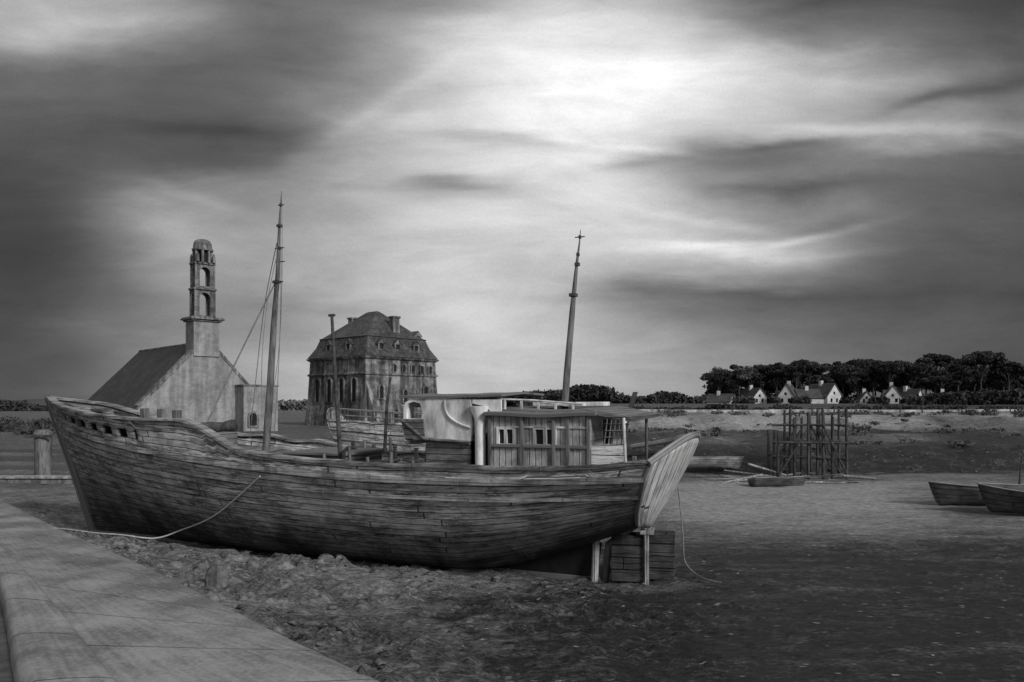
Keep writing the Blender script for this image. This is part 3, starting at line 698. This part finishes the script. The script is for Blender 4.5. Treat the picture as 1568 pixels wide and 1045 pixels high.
for x in (-1.0,.55,1.75):
    for z in (1.1,3.0): tube('cross_beam',[(x,-1.6,z),(x,2,z)],.065,m_pile,fr,res=2)
tube('low_timber',[(1.5,-1.8,.25),(3.0,-2.3,.15)],.07,m_post,fr,res=2); tube('low_timber',[(-3.5,-1.0,.8),(-1.5,-1.4,.2)],.07,m_post,fr,res=2)
lp=empty("mooring_pole",(22.6,35.6,0)); tube('pole',[(0,0,-.2),(.15,0,1.4),(.25,0,2.0)],[.05,.04,.03],m_pile,lp); box('pole_head',.18,.32,-.06,.06,1.98,2.1,m_iron,lp)
# ------------------------------------------------------------------ stone marker by pavement
st_=[(-.22,-.2),(.20,-.2),(.21,.35),(.17,.48),(.08,.57),(-.03,.59),(-.13,.56),(-.2,.46),(-.22,.33)]
m_st=mat_stone("granite",.08,.20,4,.03)
o=plate('mooring_stone',st_,[],.26,m_st,None,MXZ,0); o.location=(-6.35,17.1,.05); o.rotation_euler=(0,R(2),R(25)); bevel(o,.05,3)
def blob_mesh(name,pts,mat,sub=1):
    import bmesh
    bm=bmesh.new(); bmesh.ops.create_icosphere(bm,subdivisions=sub,radius=1); bv=np.array([v.co[:] for v in bm.verts]); bf=np.array([[v.index for v in f.verts] for f in bm.faces]); bm.free()
    VV=[];FF=[];o_=0
    for (x,y,z,r,sq) in pts:
        jit=1+(RNG.rand(len(bv),1)-.5)*.95; A_=RNG.rand()*6.28
        v=bv*jit*np.array([r*(1+RNG.rand()*.6),r,r*sq]); c_,s_=math.cos(A_),math.sin(A_)
        v=np.column_stack([v[:,0]*c_-v[:,1]*s_+x,v[:,0]*s_+v[:,1]*c_+y,v[:,2]+z]); VV.append(v); FF.append(bf+o_); o_+=len(bv)
    me=bpy.data.meshes.new(name); VV=np.vstack(VV); FF=np.vstack(FF); me.from_pydata(VV.tolist(),[],FF.tolist()); me.materials.append(mat); me.polygons.foreach_set('use_smooth',[True]*len(me.polygons))
    o=bpy.data.objects.new(name,me); COL.objects.link(o); return o
pts=[]
for _ in range(450):
    y=10+RNG.rand()**.8*24; x=-14+RNG.rand()*30
    if x-np.interp(y,OUT[:,1],OUT[:,0])<.15: continue
    if x>1 and RNG.rand()<.65: continue
    r=.012+.03*RNG.rand()**3; pts.append((x,y,gz(x,y)+r*.1,r,.6))
blob_mesh("beach_pebbles",pts,mat_plain("pebble",.10,.32,1.2,.8,.01))
pts=[]
for _ in range(650):
    y=10.5+RNG.rand()*15; ex=np.interp(y,OUT[:,1],OUT[:,0]); x=ex+.1+abs(RNG.randn())*1.2
    r=.02+.07*RNG.rand()**3; pts.append((x,y,gz(x,y)-.01,r,.5))
for _ in range(340):
    s_=RNG.rand()*18; l=-1.9+RNG.randn()*.35; x=bx_+s_*ax_+l*.421; y=by_+s_*ay_+l*.907; r=.02+.08*RNG.rand()**3; pts.append((x,y,gz(x,y)-.01,r,.55))
blob_mesh("seaweed_clods",pts,mat_plain("seaweed",.03,.18,5,.9,.04),2)
# ------------------------------------------------------------------ left background: low wall, post
m_wallc=mat_stone("quay_stone",.10,.26,1.5,.03); m_stw=mat_stone("coping_stone",.25,.4,1.5,.02)
lw=empty("quay_wall",(0,0,0))
box('wall',-70,-22.5,41.6,42.4,-.4,.30,m_wallc,lw,.04); box('coping',-70,-22.4,41.5,42.5,.303,.42,m_stw,lw,.03)
dp=empty("mooring_dolphin",(-27.2,46.2,0))
tube('timber_pile',[(0,0,-.5),(0,0,1.8),(0,0,2.45)],[.46,.45,.47],m_mast,dp,res=5)
tube('pile_cap',[(0,0,2.45),(0,0,2.6),(0,0,2.75)],[.52,.5,.3],m_mast,dp,res=5)
box('cross_arm',-.75,.75,-.56,-.475,2.3,2.44,m_iron,dp,.02); tube('post_spike',[(0,0,2.7),(0,0,3.25)],[.07,.04],m_iron,dp)
for k,(x,y,l) in enumerate(((-33,52,7),(-38,60,9),(-46,72,12))): 
    e=empty("mud_bank",(x,y,-.25))
    pv=[(math.cos(a)*l*(.8+.3*math.sin(3*a)),math.sin(a)*1.6,0) for a in np.linspace(0,6.28,24)[:-1]]+[(0,0,.25)]
    mesh_obj('bar',pv,[(i,(i+1)%23,23) for i in range(23)],m_st,e,True)
# ------------------------------------------------------------------ chapel
m_gable=mat_stone("chapel_render",.20,.37,.8,.03,.9,(.8,.4,.86),.25)
m_ash=mat_stone("chapel_ashlar",.14,.36,1.6,.04,.9,(.7,.35,.7),.5)
m_slate=mat_stone("slate_roof",.03,.075,2.0,.03,.65,(.35,.22,.6),.3)
ch=empty("stone_chapel",(-23.8,62,0),(0,0,R(43.8)))
zr_=9.1
gab=[(-5.07,1.2),(5.07,1.2),(5.07,4.1),(5.0,4.2),(1.0,8.43),(.9,8.6),(-.9,8.6),(-1.0,8.43),(-5.0,4.2),(-5.07,4.1)]
plate('gable_wall',gab,[],.6,m_gable,ch,MXZ,.3)
for sd in (-1,1):
    V=[(sd*5.05,-.06,4.12),(sd*5.05,.66,4.12),(sd*1.02,.66,8.42),(sd*1.02,-.06,8.42)]
    o=mesh_obj('coping',V,[(0,1,2,3)],m_ash,ch); md=o.modifiers.new('s','SOLIDIFY'); md.thickness=.22; md.offset=0
    V=[(sd*5.3,.61,3.65),(sd*5.3,14.6,3.65),(0,14.6,zr_),(0,.61,zr_)]
    o=mesh_obj('roof_slope',V,[(0,1,2,3)],m_slate,ch); md=o.modifiers.new('s','SOLIDIFY'); md.thickness=.14; md.offset=0
    box('side_wall',sd*4.95-.25,sd*4.95+.2,.62,14.2,1.2,3.7,m_gable,ch,0)
plate('rear_gable',[(-4.9,1.2),(4.9,1.2),(4.9,3.85),(0,8.9),(-4.9,3.85)],[],.5,m_gable,ch,MXZ,14.1)
tube('ridge',[(0,.6,zr_+.06),(0,14.6,zr_+.06)],.11,m_ash,ch)
box('annex',2.34,5.25,-1.5,-.003,1.2,5.72,m_gable,ch,.03)
box('annex_coping',2.28,5.33,-1.56,.0,5.723,5.86,m_ash,ch,.03)
plate('annex_window',arch(3.1,.62,2.6,3.6),[],.06,m_blk,ch,MXZ,-1.52); plate('annex_window_surround',arch(3.1,.9,2.45,3.75),[arch(3.1,.6,2.6,3.6)],.14,m_ash,ch,MXZ,-1.53)
plate('small_window',rect(-3.2,-2.8,2.5,3.2),[],.06,m_blk,ch,MXZ,-.01)
bs=1.02
box('belfry_base',-bs,bs,-.12,1.5,8.0,10.75,m_gable,ch,.04)
for (h0,h1,e_) in ((10.72,10.85,.14),(10.853,10.98,.30),(10.983,11.06,.22)):
    box('belfry_cornice',-bs-e_,bs+e_,-.12-e_,1.5+e_,h0,h1,m_ash,ch,.02)
cy=.69
def tier(z0,z1,hw,ow,oz,corn,hd=.46):
    for sd in (-1,1):
        plate('belfry_arch_face',rect(-hw,hw,z0,z1),[arch(0,ow,z0+oz,z1-.2)],.2,m_ash,ch,MXZ,cy+sd*(hd-.1))
        plate('belfry_arch_side',rect(cy-hd+.202,cy+hd-.202,z0,z1),[arch(cy,.34,z0+oz,z1-.3)],.2,m_ash,ch,MYZ,sd*(hw-.102))
    for sx in (-1,1):
        for sy in (-1,1): tube('belfry_pilaster',[(sx*(hw),cy+sy*(hd),z0),(sx*hw,cy+sy*hd,z1)],.08,m_ash,ch)
    box('belfry_string',-hw-corn,hw+corn,cy-hd-corn,cy+hd+corn,z1+.003,z1+.15,m_ash,ch,.02)
tier(11.063,13.2,.76,.86,.15,.14)
tier(13.353,15.2,.72,.82,.15,.12)
def lathe(name,prof,n,mat,parent,cx=0,cy_=0,sm=False):
    V=[(cx+r*math.cos(2*math.pi*(i+.5)/n),cy_+r*math.sin(2*math.pi*(i+.5)/n),z) for r,z in prof for i in range(n)]
    Fc=[(j*n+i,j*n+(i+1)%n,(j+1)*n+(i+1)%n,(j+1)*n+i) for j in range(len(prof)-1) for i in range(n)]
    Fc.append(tuple(range(n))[::-1]); Fc.append(tuple((len(prof)-1)*n+i for i in range(n)))
    return mesh_obj(name,V,Fc,mat,parent,sm)
lathe('lantern_core',[(.50,15.35),(.50,16.3)],8,m_blk,ch,0,cy)
for i in range(8):
    a=2*math.pi*(i+.5)/8; tube('lantern_column',[(.66*math.cos(a),cy+.66*math.sin(a),15.3),(.64*math.cos(a),cy+.64*math.sin(a),16.35)],.11,m_ash,ch,res=2)
lathe('lantern_dome',[(.80,16.3),(.82,16.42),(.72,16.48),(.68,16.85),(.60,17.05),(.42,17.17),(.12,17.22)],12,m_ash,ch,0,cy)
for i in range(4):
    a=2*math.pi*(i+.5)/4; tube('lantern_pinnacle',[(.9*math.cos(a),cy+.9*math.sin(a),15.35),(.9*math.cos(a),cy+.9*math.sin(a),15.8),(.9*math.cos(a),cy+.9*math.sin(a),16.1)],[.13,.11,.02],m_ash,ch,res=2)
# ------------------------------------------------------------------ fortified tower
m_fort=mat_stone("fort_stone",.10,.36,.8,.06,.9,(.9,.4,.75),.65)
m_fslate=mat_stone("fort_slate",.045,.13,2.0,.03,.6,(.5,.3,.6),.4)
ft=empty("fortified_tower",(-15.15,86.8,0),(0,0,R(48.8)))
def frust(name,prof,mat):
    V=[(sx*r,sy*r2,z) for r,r2,z in prof for sx,sy in ((-1,-1),(1,-1),(1,1),(-1,1))]
    Fc=[(j*4+i,j*4+(i+1)%4,(j+1)*4+(i+1)%4,(j+1)*4+i) for j in range(len(prof)-1) for i in range(4)]+[(3,2,1,0),tuple((len(prof)-1)*4+i for i in range(4))]
    return mesh_obj(name,V,Fc,mat,ft)
frust('tower_body',[(5.3,5.3,1),(4.95,4.95,5.2),(4.78,4.78,9.1)],m_fort)
frust('string_course',[(4.98,4.98,7.4),(5.0,5.0,7.55),(4.9,4.9,7.65)],m_fort)
frust('eaves_cornice',[(4.80,4.80,8.95),(5.02,5.02,9.1),(5.1,5.1,9.25),(4.8,4.8,9.3)],m_fort)
frust('mansard_roof',[(5.0,5.0,9.31),(4.35,4.35,10.4),(4.0,4.0,11.4),(.25,.9,14.4),(.05,.7,14.5)],m_fslate)
frust('roof_break',[(4.02,4.02,11.32),(4.12,4.12,11.40),(4.0,4.0,11.48)],m_fslate)
for k in range(5):
    x=-1.1+k*1.25; plate('loophole',arch(x,.42,7.75,8.55),[],.1,m_blk,ft,MXZ,-4.87); plate('loophole_surround',arch(x,.66,7.68,8.7),[arch(x,.4,7.75,8.55)],.2,m_fort,ft,MXZ,-4.88)
for (x,z,w_,h_) in ((-3.0,5.0,.55,1.3),(0.2,4.6,.55,1.3),(3.1,5.0,.55,1.3),(-1.2,2.8,.5,1.0),(2.2,2.6,.5,1.0)):
    plate('window_recess',arch(x,w_,z,z+h_),[],.1,m_blk,ft,MXZ,-5.13+.04*(z-2)); plate('window_surround',arch(x,w_+.3,z-.12,z+h_+.15),[arch(x,w_-.04,z,z+h_)],.26,m_fort,ft,MXZ,-5.12+.04*(z-2))
for k in range(4):
    y=-3.2+k*2.1; plate('tall_arch',arch(y,.7,4.6,7.0),[],.1,m_blk,ft,MYZ,-4.96); plate('tall_arch_surround',arch(y,1.0,4.5,7.2),[arch(y,.66,4.6,7.0)],.24,m_fort,ft,MYZ,-4.98)
for (x) in (-4.3,):
    V=[(x-.6,-5.0,1),(x+.6,-5.0,1),(x+.6,-7.2,1),(x-.6,-7.2,1),(x-.5,-4.85,6.6),(x+.5,-4.85,6.6)]
    mesh_obj('buttress',V,[(0,1,5,4),(3,2,1,0),(2,3,4,5),(1,2,5),(3,0,4)],m_fort,ft)
def chimney(x,y,z0,z1,w_=.5):
    box('chimney',x-w_,x+w_,y-.35,y+.35,z0,z1,m_fort,ft,.03); box('chimney_cap',x-w_-.1,x+w_+.1,y-.45,y+.45,z1+.002,z1+.2,m_fort,ft,.03)
chimney(.5,-3.0,11,13.6,.42); chimney(-.6,2.8,12,13.8,.35)
def dormer(cx,cy_,face,z):
    e=[(-.45,z),(.45,z),(.45,z+.8),(0,z+1.25),(-.45,z+.8)]
    hole=rect(-.25,.25,z+.15,z+.75)
    if face=='y':
        pl=[(p[0]+cx,p[1]) for p in e]; ho=[(p[0]+cx,p[1]) for p in hole]
        plate('dormer_front',pl,[ho],.12,m_fort,ft,MXZ,cy_); plate('dormer_dark',ho,[],.05,m_blk,ft,MXZ,cy_+.1)
        for sd in (-1,1): mesh_obj('dormer_roof',[(cx,cy_-.1,z+1.3),(cx,cy_+1.6,z+1.3),(cx+sd*.58,cy_+1.6,z+.7),(cx+sd*.58,cy_-.1,z+.7)],[(0,1,2,3)],m_fslate,ft)
        for sd in (-1,1): mesh_obj('dormer_cheek',[(cx+sd*.44,cy_+.06,z),(cx+sd*.44,cy_+1.4,z),(cx+sd*.44,cy_+1.4,z+.8),(cx+sd*.44,cy_+.06,z+.8)],[(0,1,2,3)],m_fslate,ft)
    else:
        pl=[(p[0]+cy_,p[1]) for p in e]; ho=[(p[0]+cy_,p[1]) for p in hole]
        plate('dormer_front',pl,[ho],.12,m_fort,ft,MYZ,cx); plate('dormer_dark',ho,[],.05,m_blk,ft,MYZ,cx+.1)
        for sd in (-1,1): mesh_obj('dormer_roof',[(cx-.1,cy_,z+1.3),(cx+1.6,cy_,z+1.3),(cx+1.6,cy_+sd*.58,z+.7),(cx-.1,cy_+sd*.58,z+.7)],[(0,1,2,3)],m_fslate,ft)
        for sd in (-1,1): mesh_obj('dormer_cheek',[(cx+.06,cy_+sd*.44,z),(cx+1.4,cy_+sd*.44,z),(cx+1.4,cy_+sd*.44,z+.8),(cx+.06,cy_+sd*.44,z+.8)],[(0,1,2,3)],m_fslate,ft)
for x in (-2.6,-.4,2.2): dormer(x,-4.55,'y',9.9)
dormer(3.3,-3.6,'y',11.1)
for y in (-1.6,1.8): dormer(-4.55,y,'x',9.9)
# ------------------------------------------------------------------ background foliage
m_fol=mat_plain("foliage",.018,.075,.35,.9,0); m_fol2=mat_plain("foliage_light",.05,.13,.35,.9,0); m_trunk=mat_plain("bark",.03,.07,2)
def leaves(ell,size,per):
    VV=[]
    for (cx,cy_,cz,rx,ry,rz,dn) in ell:
        n=int(per*dn); d_=RNG.randn(n,3); d_/=np.linalg.norm(d_,axis=1)[:,None]; rad=RNG.rand(n,1)**.35
        p=d_*rad*np.array([rx,ry,rz])*(1+.25*(RNG.rand(n,1)-.5))+np.array([cx,cy_,cz])
        s=size*(.5+RNG.rand(n,1)); a=RNG.randn(n,3); a/=np.linalg.norm(a,axis=1)[:,None]; b_=np.cross(a,RNG.randn(n,3)); b_/=np.linalg.norm(b_,axis=1)[:,None]
        VV.append(np.stack([p-a*s-b_*s*.5,p+a*s-b_*s*.4,p+a*s*.6+b_*s*.6,p-a*s*.5+b_*s*.5],1).reshape(-1,3))
    return np.vstack(VV)
def leaf_obj(name,ell,size,per,mat,parent=None):
    V=leaves(ell,size,per); n=len(V)//4; me=bpy.data.meshes.new(name); me.vertices.add(len(V)); me.vertices.foreach_set('co',V.ravel())
    me.loops.add(n*4); me.loops.foreach_set('vertex_index',np.arange(n*4)); me.polygons.add(n); me.polygons.foreach_set('loop_start',np.arange(n)*4); me.polygons.foreach_set('loop_total',np.full(n,4)); me.update(); me.materials.append(mat)
    o=bpy.data.objects.new(name,me); COL.objects.link(o)
    if parent: o.parent=parent
    return o
def pos(u,v,d): return ((u-784)/F*d,d,EYE+(HZ-v)/F*d)
trees=[(1100,561,46,34,.5),(1132,557,50,30,.6),(1168,556,50,30,.9),(1202,554,46,26,1),(1238,549,50,28,1),(1277,551,26,30,.8),(1320,548,62,26,1),(1362,551,50,24,1),(1398,552,46,24,1),(1433,541,46,24,1),(1466,550,46,26,1),(1502,535,60,30,1),(1545,553,44,30,1),(1585,560,60,32,1),(1650,550,70,34,1)]
trees+=[(u+random.uniform(-12,12),random.uniform(556,572),random.uniform(30,50),random.uniform(30,44),.95) for u in range(1115,1640,21)]
for (u,vt,wp,hpx,dn) in trees:
    d_=225+random.uniform(-12,15); k=d_/F; x,y,zt_=pos(u,vt,d_); wd=wp*k/2*1.15; hc=hpx*k; zb_=4.9
    e=empty("pine_tree",(x,y,0)); ell=[]
    nb=random.randint(14,20)
    for i in range(nb):
        a=random.random()*6.28; rr_=math.sqrt(random.random())*.85; ex=math.cos(a)*rr_*wd; ey=math.sin(a)*rr_*wd
        top_=zt_-hc*.5*rr_*rr_-random.random()*hc*.34; sz=wd*random.uniform(.2,.42)
        ell.append((ex,ey,top_-sz*.4,sz,sz,sz*random.uniform(.42,.62),dn))
        tube('limb',[(0,0,zb_+(zt_-zb_)*.45),(ex*.5,ey*.5,zb_+(zt_-zb_)*.68),(ex,ey,top_-sz*.5)],[.14,.10,.04],m_trunk,e,res=1)
    tube('trunk',[(random.uniform(-.4,.4),0,zb_-1),(0,0,zb_+(zt_-zb_)*.5),(random.uniform(-.5,.5),0,zt_-hc*.3)],[.30,.22,.10],m_trunk,e,res=2)
    leaf_obj('crown',ell,.27,430,m_fol2 if dn<.7 else m_fol,e)
ell=[]
for k in range(200):
    u=1082+random.random()*560; v=random.uniform(567,614) if u>1160 else random.uniform(590,612); d_=240+random.random()*14; x,y,z=pos(u,v,d_); s=random.uniform(1.8,3.8); ell.append((x,y,z,s,s,s*.6,1))
for k in range(34):   # garden shrubs between the houses
    u=random.choice((1140,1182,1224,1300,1345,1388,1425,1470,1520))+random.uniform(-9,9); d_=random.uniform(188,197); x=(u-784)/F*d_; s=random.uniform(.7,1.4); ell.append((x,d_,5.0+s*.5,s*1.2,s,s,.6))
leaf_obj("shrub_belt",ell,.5,190,m_fol)
prof=[(-60,608),(0,611),(30,614),(60,621),(110,621),(150,621)]
def treeline(name,prof,d0,mat,step=7,base=628,size=.7,per=90):
    ell=[];us=[p[0] for p in prof];vs_=[p[1] for p in prof]; u=us[0]
    while u<us[-1]:
        vt=float(np.interp(u,us,vs_)); d_=d0+random.uniform(-12,12); v=vt+2
        while v<base:
            x,y,z=pos(u+random.uniform(-4,4),v+random.uniform(0,3),d_); s=random.uniform(1.3,2.8)*d0/300; ell.append((x,y,z-s*.4,s*1.3,s,s*.7,1)); v+=5
        u+=step
    leaf_obj(name,ell,size,per,mat)
treeline("distant_trees",prof,330,m_fol)
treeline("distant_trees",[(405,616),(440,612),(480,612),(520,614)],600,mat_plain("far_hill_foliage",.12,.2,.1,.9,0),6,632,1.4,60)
treeline("distant_trees",[(660,607),(690,605),(720,607),(745,604),(780,606),(800,599),(830,598),(870,596),(880,590),(905,588),(930,592),(945,602),(965,608),(990,607),(1010,600),(1030,598),(1045,605),(1065,609),(1090,602)],300,m_fol,5,627,.6,90)
treeline("distant_trees",[(1400,606),(1440,600),(1500,598),(1560,596),(1640,596)],170,m_fol,8,620,.4,120)
m_hill=mat_plain("far_hill",.05,.1,.02,.95,0)
hv=[];hn=80
for i in range(hn+1):
    u=-900+i*(3400/hn); d_=700; x=(u-784)/F*d_; z=4+ (9+5*math.sin(i*.37)+3*math.sin(i*.9+1))*d_/F*.9; hv+= [(x,d_,-2),(x,d_+60,z),(x,d_+260,-2)]
mesh_obj("hills",hv,[(3*i+j,3*i+3+j,3*i+4+j,3*i+1+j) for i in range(hn) for j in (0,1)],m_hill,smooth=True)
ell=[]
for k in range(60):
    u=-40+random.random()*180; y=random.uniform(92,170); x=(u-784)/F*y; s=random.uniform(.8,2); ell.append((x,y,1.0+random.random()*.5,s*1.4,s,s*.5,1))
leaf_obj("shoreline_bushes",ell,.22,110,m_fol)
# ------------------------------------------------------------------ houses
m_hw=mat_plain("white_render",.38,.62,1,.8,.01); m_hr=mat_plain("house_slate",.04,.08,2,.7,.02)
def house(u,d_,wid,dep,ze_,zr2,rz,base=4.4):
    x=(u-784)/F*d_; e=empty("white_house",(x,d_,0),(0,0,R(rz))); hw=wid/2
    win_=[rect(-hw*.55,-hw*.25,base+1.0,base+2.0),rect(hw*.25,hw*.55,base+1.0,base+2.0),rect(-.3,.3,ze_+.2,ze_+.9)]
    plate('gable_front',[(-hw,base-1),(hw,base-1),(hw,ze_),(0,zr2),(-hw,ze_)],win_,.3,m_hw,e,MXZ,0)
    plate('gable_back',[(-hw,base-1),(hw,base-1),(hw,ze_),(0,zr2),(-hw,ze_)],[],.3,m_hw,e,MXZ,dep)
    for w_ in win_: box('window',w_[0][0],w_[1][0],.05,.1,w_[0][1],w_[2][1],m_glass,e,0)
    for sd in (-1,1):
        box('side_wall',sd*hw-.14 ,sd*hw+.14,.152,dep-.152,base-1,ze_-.02,m_hw,e,0)
        sl=(zr2-ze_)/hw
        o=mesh_obj('roof',[(sd*(hw+.4),-.3,ze_-.4*sl+.12),(sd*(hw+.4),dep+.3,ze_-.4*sl+.12),(0,dep+.3,zr2+.12),(0,-.3,zr2+.12)],[(0,1,2,3)],m_hr,e); md=o.modifiers.new('s','SOLIDIFY'); md.thickness=.2; md.offset=1
    box('chimney',-.4,.4,dep*.5,dep*.5+.8,zr2-.5,zr2+1.0,m_hw,e,.02)
for (u,d_,wd,dp_,ze_,zr2,rz) in ((1163,205,4.0,8,6.6,9.0,12),(1203,200,3.9,9,7.0,9.9,-28),(1230,206,6,6,6.3,8.2,80),(1277,200,4.4,8,7.2,10.0,22),(1256,203,6.5,6,6.6,8.6,85),(1327,210,3.2,7,6.2,8.2,-15),(1367,200,4.3,9,6.6,9.6,-22),(1408,208,3.6,7,6.2,8.8,30),(1447,205,3.2,7,6.0,8.0,-20),(1390,214,6,6,6.2,8.6,80),(1120,212,3.5,6,5.9,7.6,60)):
    house(u,d_,wd,dp_,ze_,zr2,rz)
pw=empty("promenade_wall",(0,0,0)); m_pw=mat_stone('limewashed_wall',.32,.55,.8,.02)
for k in range(26):
    x=6+k*5; y=80.5+.02*k; box('wall_section',x,x+4.97,y,y+.5,2.6,3.84+.03*math.sin(k*1.7),m_pw,pw,.04)
ell=[]
for k in range(110):
    x=14+random.random()*90; y=82+random.random()*25; s=random.uniform(.4,1.1); ell.append((x,y,3.6+random.random()*.5,s*1.6,s,s*.55,1))
leaf_obj("hedge",ell,.15,120,m_fol)
# scrub tufts creeping over the crest and slope of the bank
ell=[]
for k in range(260):
    x=5+random.random()*80; y=random.choice((random.uniform(76,80),random.uniform(52,78))); s=random.uniform(.15,.5); ell.append((x,y,gz(x,y)+s*.2,s*2.2,s,s*.5,1))
leaf_obj("bank_scrub",ell,.10,60,m_fol2)
pts=[]
for _ in range(160):
    x=5+RNG.rand()*70; y=48+RNG.rand()*26; r=.06+.16*RNG.rand()**3; pts.append((x,y,gz(x,y)-.02,r,.55))
blob_mesh("bank_rocks",pts,mat_plain("bank_rock",.03,.15,.8,.9,.03),2)
pf=empty("post_fence",(0,0,0))
for k in range(34): tube('post',[(30+k*2.2,79.6,3.0),(30+k*2.2,79.6,4.35)],.07,m_pile,pf,res=1)
tube('rail',[(30,79.6,4.2),(104,79.6,4.2)],.04,m_pile,pf,res=1)
